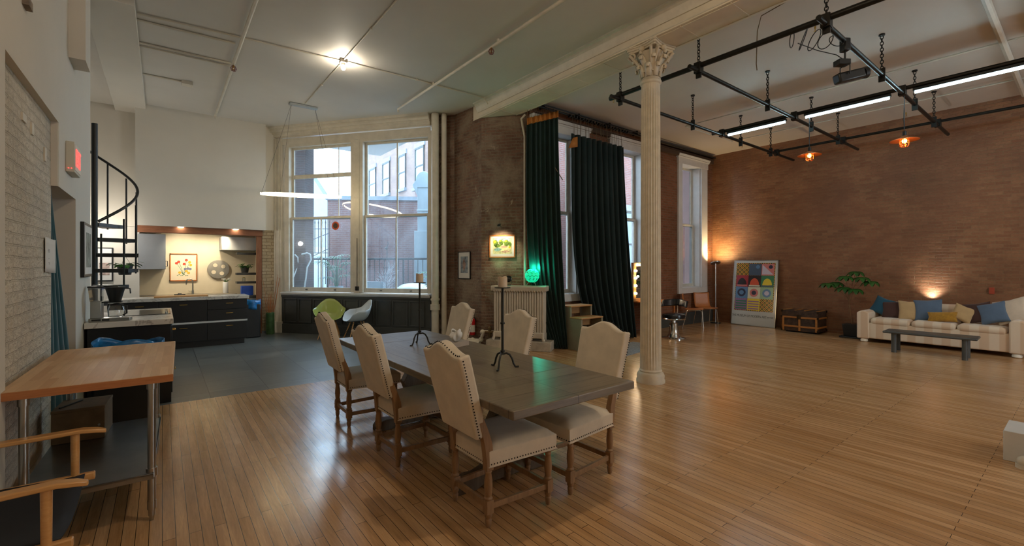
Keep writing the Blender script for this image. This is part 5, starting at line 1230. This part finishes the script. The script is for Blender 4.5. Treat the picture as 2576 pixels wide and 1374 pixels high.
def sprinkler(label, loc, cage=True, mat='red_cage'):
    M.setdefault('red_cage', plain('sprinkler_cage_red', '#6e1f22', .5, var=0))
    t = thing('sprinkler', label, 'sprinkler', loc); b = MB(); b.cyl((0, 0, 0), (0, 0, -.04), .012, n=8); b.cyl((0, 0, -.07), (0, 0, -.073), .018, n=10); b.tube([(.01, 0, -.04), (.012, 0, -.055), (0, 0, -.07)], .003, 5); b.tube([(-.01, 0, -.04), (-.012, 0, -.055), (0, 0, -.07)], .003, 5); b.build('head', 'brass', t)
    if cage:
        b = MB()
        for q, r in ((-.015, .022), (-.05, .042), (-.085, .03)): b.tube([(r * math.cos(a), r * math.sin(a), q) for a in [k * math.pi / 6 for k in range(12)]], .0028, 5, closed=True)
        for k in range(6): a = k * math.pi / 3; c, s = math.cos(a), math.sin(a); b.tube([(.022 * c, .022 * s, -.015), (.042 * c, .042 * s, -.05), (.03 * c, .03 * s, -.085), (0, 0, -.09)], .0028, 5)
        b.build('cage', 'red_cage', t)
    return t
sprinkler('caged sprinkler at the top edge, on the pipe over the kitchen side', (.90, 5.45, H_L - .08)); sprinkler('caged sprinkler halfway along the pipe over the kitchen side', (.87, 8.15, H_L - .08)); sprinkler('caged sprinkler on the pipe nearer the beam', (3.70, 5.25, H_L - .08))
# ring pendant
t = thing('ring_pendant', 'glowing ring pendant hanging on thin wires in front of the bay', 'pendant light', (2.21, 9.60, H_L))
bx(-.26, -.055, -.045, .26, .055, 0).build('canopy', 'alu', t, bevel=.01); tilt = R(9.2)
cR = .725; dirx = Vector((math.sin(R(52.2)), -math.cos(R(52.2)), -.06)).normalized(); diry = Vector((math.cos(R(52.2)), math.sin(R(52.2)), 0)); ctr = Vector((-.02, 0, -1.79))
nrm = (Vector((0, 0, 1)) * math.cos(tilt) - diry * math.sin(tilt)); dy2 = (diry * math.cos(tilt) + Vector((0, 0, 1)) * math.sin(tilt)); nrm = dirx.cross(dy2)
nrm.normalize()
def ringmesh(r0, r1, h0, h1):
    b = MB(); n = 96; vs = []
    for k in range(n):
        a = 2 * math.pi * k / n; d = dirx * math.cos(a) + dy2 * math.sin(a) + dirx * 0
        for r, h in ((r0, h0), (r1, h0), (r1, h1), (r0, h1)): vs.append(tuple(ctr + d * r + nrm * h))
    b.add(vs, [(k * 4 + j, ((k + 1) % n) * 4 + j, ((k + 1) % n) * 4 + (j + 1) % 4, k * 4 + (j + 1) % 4) for k in range(n) for j in range(4)]); return b
ringmesh(cR - .03, cR, -.024, .024).build('ring_body', 'ring_body', t); ringmesh(cR, cR + .006, -.018, .020).build('diffuser', 'ring', t); ringmesh(cR - .036, cR - .03, -.018, .020).build('inner_diffuser', 'ring', t)
b = MB()
for a, x0 in ((150, -.22), (200, -.22), (-20, .22), (35, .22)):
    d = dirx * math.cos(R(a)) + dy2 * math.sin(R(a)); b.tube([(x0, 0, -.04), tuple(ctr + d * (cR - .015) + nrm * .03)], .0022, 4)
b.build('wire', 'iron', t)

# ================================================================== LIGHTING RIG (right)
ZP = 4.15
t = thing('pipe_rig', 'black steel pipe grid hung on chains from the studio ceiling', 'lighting rig', (8.6, 2.9, ZP)); t['label'] = 'black steel pipe grid hung on chains under the studio ceiling'
def RB(): b = MB(); b.T = Matrix.Translation((-8.6, -2.9, -ZP)); return b
XS, YS = (5.52, 8.60, 11.07), (1.72, 3.15, 4.42)
for X_, ya, yb, r in ((5.52, -5.0, 4.62, .034), (8.60, -5.0, 4.62, .030), (11.07, -5.0, 4.62, .026)):
    b = RB(); b.cyl((X_, ya, ZP), (X_, yb, ZP), r, n=16); b.build('pipe', 'pipe', t)
for Y_ in YS + (-1.2,):
    b = RB(); b.cyl((5.30, Y_, ZP - .065), (12.0, Y_, ZP - .065), .028, n=16); b.build('cross_pipe', 'pipe', t)
def chain(b, x, y, z0, z1):
    n = int((z1 - z0) / .040); L = (z1 - z0) / n
    for k in range(n):
        zc = z0 + (k + .5) * L; pts = []
        for j in range(10):
            a = 2 * math.pi * j / 10; o = .017 * math.cos(a); pts.append((x + (o if k % 2 else 0), y + (0 if k % 2 else o), zc + (L * .68) * math.sin(a)))
        b.tube(pts, .0055, 6, closed=True)
for X_ in (5.52, 7.55, 9.35, 10.75):
    for Y_ in YS:
        b = RB(); chain(b, X_, Y_, ZP + .0, H_R - .02); b.cyl((X_, Y_, H_R - .02), (X_, Y_, H_R), .035, n=12); b.build('chain', 'pipe', t)
        b = RB(); b.box(X_ - .012, Y_ - .036, ZP - .16, X_ + .012, Y_ + .036, ZP + .02); b.build('hanger_clamp', 'pipe', t, bevel=.004)
for X_ in XS:
    for Y_ in YS: b = RB(); b.box(X_ - .045, Y_ - .045, ZP - .10, X_ + .045, Y_ + .045, ZP + .04); b.cyl((X_ - .07, Y_, ZP - .03), (X_ + .07, Y_, ZP - .03), .012, n=8); b.build('clamp', 'pipe', t, bevel=.012)
for k, (ya, yb, lab) in enumerate(((3.28, 4.32, 'fluorescent tube light on the rig, farthest from the camera'), (1.85, 3.0, 'middle fluorescent tube light on the rig'), (.40, 1.60, 'fluorescent tube light on the rig at the right edge, nearest the camera'), (-1.0, .2, 'fluorescent tube light on the rig beyond the right edge'))):
    t = thing('tube_light', lab, 'tube light', (8.60, (ya + yb) / 2, ZP - .055), 0, 'tube lights under the rig'); h = (yb - ya) / 2
    bx(-.03, -h, -.02, .03, h, .02).build('housing', 'black', t, bevel=.004); b = MB(); b.cyl((-.0, -h + .02, -.04), (0, h - .02, -.04), .017, n=14); b.build('tube', 'tube', t)
# cage lamps
def cage_lamp(label, loc, top):
    t = thing('cage_lamp', label, 'pendant light', loc, 0, 'copper cage lamps hanging from the rig')
    MB().lathe([(.03, .075), (.045, .06), (.17, .012), (.175, .006), (.165, .008), (.04, .05)], n=36).build('shade', 'copper', t); MB().cyl((0, 0, .06), (0, 0, .14), .024, n=14).build('socket', 'black', t)
    MB().ball((0, 0, .0), .03, 14, 1.2).build('bulb', 'bulb_or', t); b = MB()
    for q in (.01, -.04, -.075): b.tube([(.058 * math.cos(a), .058 * math.sin(a), q) for a in [k * math.pi / 8 for k in range(16)]], .003, 5, closed=True)
    for k in range(8): a = k * math.pi / 4; c, s = math.cos(a), math.sin(a); b.tube([(.058 * c, .058 * s, .03), (.058 * c, .058 * s, -.06), (.04 * c, .04 * s, -.085), (0, 0, -.09)], .003, 5)
    b.build('cage', 'copper', t); b = MB(); H = top - loc[2]; b.tube([(0, 0, .13), (.03, .015, H * .45), (-.015, 0, H * .8), (0, 0, H)], .004, 6); b.tube([(0, 0, .13), (0, 0, H)], .003, 4); b.build('cord', 'black', t)
    point('cage_light', (loc[0], loc[1], loc[2] + .0), 9, (1, .55, .2), .04)
cage_lamp('lit copper cage lamp with a flat shade, farther from the camera', (8.62, 2.93, 3.40), ZP - .07); cage_lamp('lit copper cage lamp with a flat shade, nearer the camera', (8.62, 1.70, 3.38), ZP - .07)
# theatre light
t = thing('stage_light', 'black theatre spotlight hanging from the rig', 'stage light', (6.10, 1.72, ZP - .1)); t.rotation_euler = (0, 0, R(-35))
b = MB(); b.T = Matrix.Translation((0.05, -.0, -.36)) @ Matrix.Rotation(R(-14), 4, 'Y'); b.box(-.16, -.055, -.055, .16, .055, .055); b.build('body', 'black', t, bevel=.02)
b = MB(); b.T = Matrix.Translation((0.05, -.0, -.36)) @ Matrix.Rotation(R(-14), 4, 'Y'); b.cyl((.16, 0, 0), (.20, 0, 0), .06, .066, n=20); b.build('lens_barrel', 'black', t)
b = MB(); b.tube([(0, -.07, -.36), (0, -.07, -.24), (0, .07, -.24), (0, .07, -.36)], .007, 6); b.cyl((0, 0, -.24), (0, 0, -.05), .010, n=8); b.box(-.10, -.05, -.24, .03, .05, -.18); b.build('yoke', 'black', t, bevel=.005)
b = MB(); b.box(-.035, -.045, -.08, .035, .045, .06); b.build('clamp', 'black', t, bevel=.01)
b = MB(); random.seed(6)
for k in range(5):
    x = -.62 + k * .13; pts = [(x + .06 * math.cos(a) * .5, .08 * math.cos(a + k), .06 + .085 * math.sin(a) - .02) for a in [j * math.pi / 11 for j in range(22)]]; b.tube(pts, .005, 5, closed=True)
b.tube([(-.55, 0, 0), (-.3, .03, -.06), (-.1, .0, -.12), (0, -.02, -.2)], .005, 5)
cb = b.build('cable', 'black', t)
b = MB(); b.tube([(5.62, -.3, 4.6), (5.64, 1.1, 4.57), (5.62, 2.0, 4.58), (5.63, 2.42, 4.52), (5.64, 2.47, 4.36), (5.66, 2.49, 3.98), (5.655, 2.48, 3.9)], .006, 6)
tag(b.build('hanging_wire', 'net'), 'loose pale wire dangling beside the column capital', 'wire')
zr = H_R - .012
cond('conduit loop on the studio ceiling running behind the tube lights', [(9.10, -3, zr), (9.10, 5.50, zr), (11.1, 5.45, zr)], .014)
cond('conduit on the studio ceiling nearest the brown brick wall', [(11.1, -3, zr), (11.1, 5.3, zr)], .012)
cond('thick moulding pipe across the studio ceiling at the upper right', [(7.2, .75, zr - .03), (12.1, .75, zr - .03)], .04, False)
cond('second ceiling moulding at the upper right corner', [(7.2, .45, zr - .03), (12.1, .45, zr - .03)], .03, False)
for k, (x, y) in enumerate(((6.6, 2.18), (9.2, 2.05), (11.8, 2.3), (9.2, 5.3), (11.6, 5.45), (6.55, 5.4))):
    sprinkler(('black sprinkler head near the stage light', 'black sprinkler head above the middle tube light', 'black sprinkler head close to the brick wall, by the nearer cage lamp', 'black sprinkler head inside the conduit loop', 'black sprinkler head near the far corner of the ceiling', 'black sprinkler head beyond the end of the rig')[k], (x, y, H_R), False)
# faint fittings on the wall
tag(bx(0, 0, 0, .03, .07, .12).build('wall_box', plain('orange_box', '#a3432a', .5, var=0), loc=(12.175, 1.12, 1.02)), 'small orange box on the brick wall above the sofa', 'wall box')

# ================================================================== OUTSIDE
out = struct(bx(-6, 7.0, .15, 40, 44, .25).build('ground', 'terra', smooth=False), 'courtyard ground outside the windows')
out.location = (0, 0, 0)
# cut the courtyard so that it stays outside the room
bpy.data.objects.remove(out)
def bay_pt(t, d): q = BAYL + BU * t + BN * d; return (q.x, q.y)
def prismz(b, poly, z0, z1): b.prism(poly, lambda p, q: (p[0], p[1], q), z0, z1); return b
b = MB(); prismz(b, [bay_pt(-2.0, .30), bay_pt(4.1, .30), (5.9, 7.6), (6.4, 6.87), (14, 6.87), (30, 30), (2, 34)], .55, .75)
struct(b.build('ground', 'terra', smooth=False), 'stone courtyard terrace outside the windows')
def bbuild(name, label, p, q, z0, z1, mat, wins=(), th=.5, cat='building', wf='iron', wg='dark_win', coping=None):
    M.setdefault('dark_win', plain('dark_window', '#5d7688', .1, var=.1))
    t = thing(name, label, cat, (0, 0, 0)); p = Vector((*p, 0)); q = Vector((*q, 0)); u = (q - p).normalized(); n = Vector((-u.y, u.x, 0)); ln = (q - p).length
    def wb(b, s0, s1, d0, d1, a, c):
        vs = []
        for zz in (a, c):
            for s, d in ((s0, d0), (s1, d0), (s1, d1), (s0, d1)): r = p + u * s + n * d; vs.append((r.x, r.y, zz))
        b.add(vs, [(0, 3, 2, 1), (4, 5, 6, 7), (0, 1, 5, 4), (1, 2, 6, 5), (2, 3, 7, 6), (3, 0, 4, 7)])
    b = MB(); wb(b, 0, ln, 0, th, z0, z1); b.build('wall', mat, t, smooth=False)
    if coping: b = MB(); wb(b, -.05, ln + .05, -.06, th, z1, z1 + .12); b.build('coping', coping, t)
    for (s, z, w, h) in wins:
        b = MB(); wb(b, s, s + w, -.02, .02, z, z + h); g = b.build('window', wg, t, smooth=False); b = MB()
        for a0, a1, c0, c1 in ((s - .06, s, z, z + h), (s + w, s + w + .06, z, z + h), (s - .06, s + w + .06, z + h, z + h + .08), (s, s + w, z + h * .5 - .03, z + h * .5 + .03)): wb(b, a0, a1, -.06, -.02, c0, c1)
        b.build('window_frame', wf, g); b = MB(); wb(b, s - .12, s + w + .12, -.05, 0, z + h + .08, z + h + .28); wb(b, s - .1, s + w + .1, -.12, 0, z - .14, z); b.build('lintel', 'terra', g)
    return t
# all places outside are set along the view of the courtyard: positions are x,y in the plan
M['win_sky'] = plain('window_reflecting_sky', '#cfe6f5', .05, .6, var=0)
# long brick courtyard wall behind the railing
bbuild('courtyard_wall', 'dark red brick wall closing the courtyard behind the railing', (4.10, 14.75), (7.9, 12.3), .3, 3.62, 'brick_out', coping='terra')
bbuild('brick_building', 'tall pale brick building with a row of windows rising beyond the courtyard wall', (8.9, 26.0), (8.9, 13.6), 0, 13.0, 'brick_out_pale', wins=[(1.95, 5.15, .85, 1.5), (3.85, 5.15, .8, 1.5), (5.8, 5.15, .7, 1.5), (7.6, 5.15, .75, 1.5), (1.8, 9, 1.15, 1.7), (3.7, 9, 1.1, 1.7), (5.7, 9, .9, 1.7), (7.45, 9, 1.0, 1.7)], wg='win_sky')
bbuild('brick_building', 'brick building close behind the tall studio windows', (7.6, 10.1), (18, 10.1), 0, 6.2, 'brick_out', wins=[(5.1, 1.2, 1.0, 2.2)])
t = thing('porch', 'small brick porch roof of the far building, behind the duct', 'porch', (7.9, 14.6, 0)); bx(-.5, -.5, 3.9, .5, .8, 4.3).build('brickwork', 'brick_out', t); bx(-.6, -.6, 4.3, .6, .9, 4.4).build('cap', 'terra', t); bx(-.4, -.4, 3.0, .4, .7, 3.9).build('glazing', 'win_sky', t)
def kp(px, k):
    a = (px - 1288) / 1134; return (k * (.6129 + a * .7902), k * (.7902 - a * .6129))
def pier_box(name, label, pxa, pxb, k, z0, z1, mat, th, cat):
    p, q = kp(pxa, k), kp(pxb, k); pv, qv = Vector((*p, 0)), Vector((*q, 0)); u = (qv - pv).normalized(); n = Vector((-u.y, u.x, 0)) * th
    b = MB(); prismz(b, [p, q, (q[0] + n.x, q[1] + n.y), (p[0] + n.x, p[1] + n.y)], z0, z1); return tag(b.build(name, mat, smooth=False), label, cat)
pier_box('brick_pier', 'dark brick pier outside the left bay window', 700, 768, 11.6, .5, 7.0, 'brick_out_dark', .5, 'pier')
# pale gable beyond the fence
p0, p1, p2 = kp(768, 19), kp(790, 19), kp(880, 19)
b = MB(); G = Vector((*kp(700, 19), 0)); G2 = Vector((*kp(882, 19), 0)); gu = (G2 - G).normalized(); gn = Vector((-gu.y, gu.x, 0))
L_ = (G2 - G).length
b.prism([(0, .5), (L_, .5), (L_, 3.0), (L_ * .86, 3.45), (L_ * .42, 5.5), (0, 6.0)], lambda p, q: tuple(G + gu * p[0] + gn * q + Vector((0, 0, p[1]))), 0, .6)
tag(b.build('gable_house', plain('pale_lavender_wall', '#868fb3', .8, var=.03)), 'pale lavender house side with a sloping roof line, beyond the fence', 'building')
# courtyard railing
ra_, rb_ = Vector((*kp(725, 12.6), 0)), Vector((*kp(1110, 12.2), 0)); ru = (rb_ - ra_).normalized(); rl = (rb_ - ra_).length
t = thing('courtyard_railing', 'black iron railing of the courtyard terrace', 'railing', (0, 0, 0))
b = MB(); b.cyl(tuple(ra_ + Vector((0, 0, 1.73))), tuple(rb_ + Vector((0, 0, 1.73))), .028, n=10); b.cyl(tuple(ra_ + Vector((0, 0, .88))), tuple(rb_ + Vector((0, 0, .88))), .015, n=8); b.build('rail', 'black', t)
n = int(rl / .135)
for k in range(n):
    c = ra_ + ru * (k + .5) * .135; w = .011 if k % 8 else .026
    MB().cyl((c.x, c.y, .75), (c.x, c.y, 1.73), w, n=6).build('bar' if k % 8 else 'post', 'black', t)
t = thing('spiked_gate', 'tall spiked iron gate outside the left bay window', 'gate', (0, 0, 0)); sa, sb = Vector((*kp(774, 13.2), 0)), Vector((*kp(828, 13.2), 0)); su = (sb - sa); 
for k in range(7):
    c = sa + su * (k / 6); b = MB(); b.cyl((c.x, c.y, 1.0 if k > 4 else 1.9), (c.x, c.y, 2.78), .013, n=6); b.cyl((c.x, c.y, 2.78), (c.x, c.y, 2.92), .024, .002, n=6); b.build('bar', 'black', t)
b = MB()
for z0, z1 in ((2.62, 2.62), (1.92, 1.92), (2.25, 2.5), (1.75, 2.05)): b.cyl((sa.x, sa.y, z0), (sb.x, sb.y, z1), .012, n=6)
b.build('rail', 'black', t)
b = MB(); 
tag(bx(-.4, -.1, 0, .4, .1, 1.5).build('garden_screen', 'white_duct', loc=(*kp(805, 16), .7), rz=R(-38)), 'white sheet-covered shape behind the spiked gate', 'panel')
# duct
dx, dy = kp(1064, 12.6); t = thing('exhaust_duct', 'pale metal exhaust duct with a curved hood at the right of the courtyard', 'duct', (dx, dy, .75), R(-37.8))
b = MB(); b.box(-.20, -.2, 0, .30, .3, 1.75); b.build('lower_duct', 'white_duct', t, bevel=.01)
b = MB(); b.box(-.12, -.16, 1.75, .26, .26, 3.05); b.box(-.14, -.18, 2.3, .28, .28, 2.34); b.build('upper_duct', 'white_duct', t, bevel=.01)
b = MB(); arc = [(.26, 2.95)] + [(.05 + .21 * math.cos(a), 3.15 + .25 * math.sin(a)) for a in [k * math.pi / 10 for k in range(0, 11)]] + [(-.26, 3.02), (-.10, 2.68), (-.12, 2.95)]
b.prism(arc, lambda p, q: (p[0], q, p[1]), -.18, .28); b.build('hood', 'white_duct', t, bevel=.01)
def palm(name, label, loc, nf, H0, L, seed, pot='white_duct'):
    t = thing(name, label, 'plant', loc); random.seed(seed)
    MB().lathe([(.12, 0), (.16, .02), (.17, .28), (.15, .28), (.001, .24)], n=20).build('pot', pot, t)
    s = MB(); f = MB()
    for k in range(nf):
        a = random.random() * 6.28; r = .10 + .32 * random.random(); z = H0 * (.45 + .6 * random.random()); q = Vector((r * math.cos(a), r * math.sin(a), z)); s.tube([(0, 0, .2), (q.x * .3, q.y * .3, z * .7), tuple(q)], .006, 5)
        out_ = Vector((math.cos(a), math.sin(a), .25)); side = out_.cross(Vector((0, 0, 1))).normalized()
        for j in range(11):
            an = (j - 5) * .27; d = out_ * math.cos(an) + side * math.sin(an) + Vector((0, 0, .1)); leaf(f, q, d, L * (1 - .04 * abs(j - 5)), .026, .75, 4)
    s.build('stems', 'leaf_out', t); f.build('fronds', 'leaf_out', t); return t
palm('potted_palm', 'large fan palm in a white pot outside the left bay window', (*kp(846, 11.35), .75), 22, 1.05, .34, 3)
palm('potted_palm', 'palm fronds beyond the right edge of the right bay window', (*kp(1092, 10.75), .75), 12, .7, .32, 5)
b = MB(); b.lathe([(.46, 0), (.47, .1), (.42, .22), (.3, .30), (.15, .335), (.001, .345)], n=32); tag(b.build('round_ottoman', 'white_shell', loc=(*kp(1040, 11.7), .752)), 'white domed cover outside the right bay window', 'cover')
t = thing('lounge_chair', 'curved white-edged lounge chair outside the left bay window', 'chair', (*kp(756, 11.35), .75), R(-37.8))
b = MB(); pts = [(-.05, 0, .0), (.10, 0, .25), (.14, 0, .5), (.12, .1, .75), (.20, .15, .95), (.18, .15, 1.08), (.10, .15, 1.12), (-.03, .12, 1.08)]; b.tube(pts, .02, 8); b.tube([(-.35, 0, 0), (-.2, 0, .3), (-.18, 0, .5), (-.10, .1, .8), (-.12, .12, 1.0), (-.2, .12, 1.08)], .016, 8); b.build('frame', 'white_shell', t)
b = MB(); b.add([(-.3, .02, .0), (.0, .02, .0), (.12, .02, .5), (-.16, .02, .5), (.10, .12, .9), (-.12, .12, .95), (.02, .14, 1.08), (-.14, .14, 1.05)], [(0, 1, 2, 3), (3, 2, 4, 5), (5, 4, 6, 7)]); b.build('sling', 'brick_out_dark', t, solid=.02)
t = thing('bare_shrub', 'bare twiggy shrub with a thin stake outside the right bay window', 'plant', (*kp(972, 11.7), .75)); random.seed(21); b = MB()
for k in range(60):
    a = random.random() * 6.28; p = Vector((0, 0, .1 + .5 * random.random())); pts = [tuple(p)]
    d = Vector((math.cos(a), math.sin(a), .6 + random.random()))
    for j in range(4): p = p + d.normalized() * .09; d += Vector((random.uniform(-.8, .8), random.uniform(-.8, .8), random.uniform(-.4, .5))); pts.append(tuple(p))
    b.tube(pts, .004, 4)
b.build('twigs', plain('pale_twigs', '#a9a6a8', .8, var=.1), t); b = MB(); b.cyl((0, 0, 0), (.02, 0, 1.32), .012, n=6); b.ball((.0, 0, 1.25), .04, 8); b.tube([(.02, 0, 1.3), (.06, .02, 1.38), (.03, 0, 1.42)], .01, 6); b.build('stake', 'black', t)
tag(bx(-.3, -.12, 0, .45, .12, .36).build('planter_box', 'white_duct', loc=(*kp(925, 12.2), .75), rz=R(-37.8)), 'pale planter box outside the right bay window', 'planter')
# things seen through the tall studio windows
t = thing('air_conditioner', 'grey outdoor air-conditioning unit behind the window by the column', 'air conditioner', (10.9, 9.4, 2.152)); bx(-.45, -.2, 0, .45, .2, 1.15).build('casing', 'white_duct', t, bevel=.02)
for zz in (.3, .85): b = MB(); b.tube([(.24 * math.cos(a), -.21, zz + .24 * math.sin(a)) for a in [k * math.pi / 10 for k in range(20)]], .014, 6, closed=True); [b.cyl((0, -.21, zz), (.24 * math.cos(a), -.21, zz + .24 * math.sin(a)), .008, n=5) for a in (0, 1.57, 3.14, 4.71)]; b.build('fan_guard', 'black', t)
t = thing('louvred_vent', 'grey louvred vent box above the air-conditioning unit', 'vent', (10.95, 9.55, 3.305)); bx(-.4, -.15, 0, .4, .15, .8).build('casing', 'alu', t, bevel=.01); b = MB()
for k in range(10): b.box(-.34, -.175, .06 + k * .07, .34, -.15, .09 + k * .07)
b.build('louvres', 'white_duct', t)
tag(bx(-.35, -.2, 0, .45, .2, 1.4).build('metal_cabinet', 'alu', loc=(10.85, 9.4, .75), bevel=.01), 'grey corrugated metal cabinet under the air-conditioning unit', 'cabinet')
t = thing('window_unit', 'outdoor security floodlight outside the window door', 'floodlight', (8.9, 9.9, 2.4)); bx(-.1, -.1, 0, .1, 0, .14).build('head', 'alu', t, bevel=.01); MB().cyl((0, 0, .07), (0, .18, .07), .02, n=8).build('arm', 'black', t)
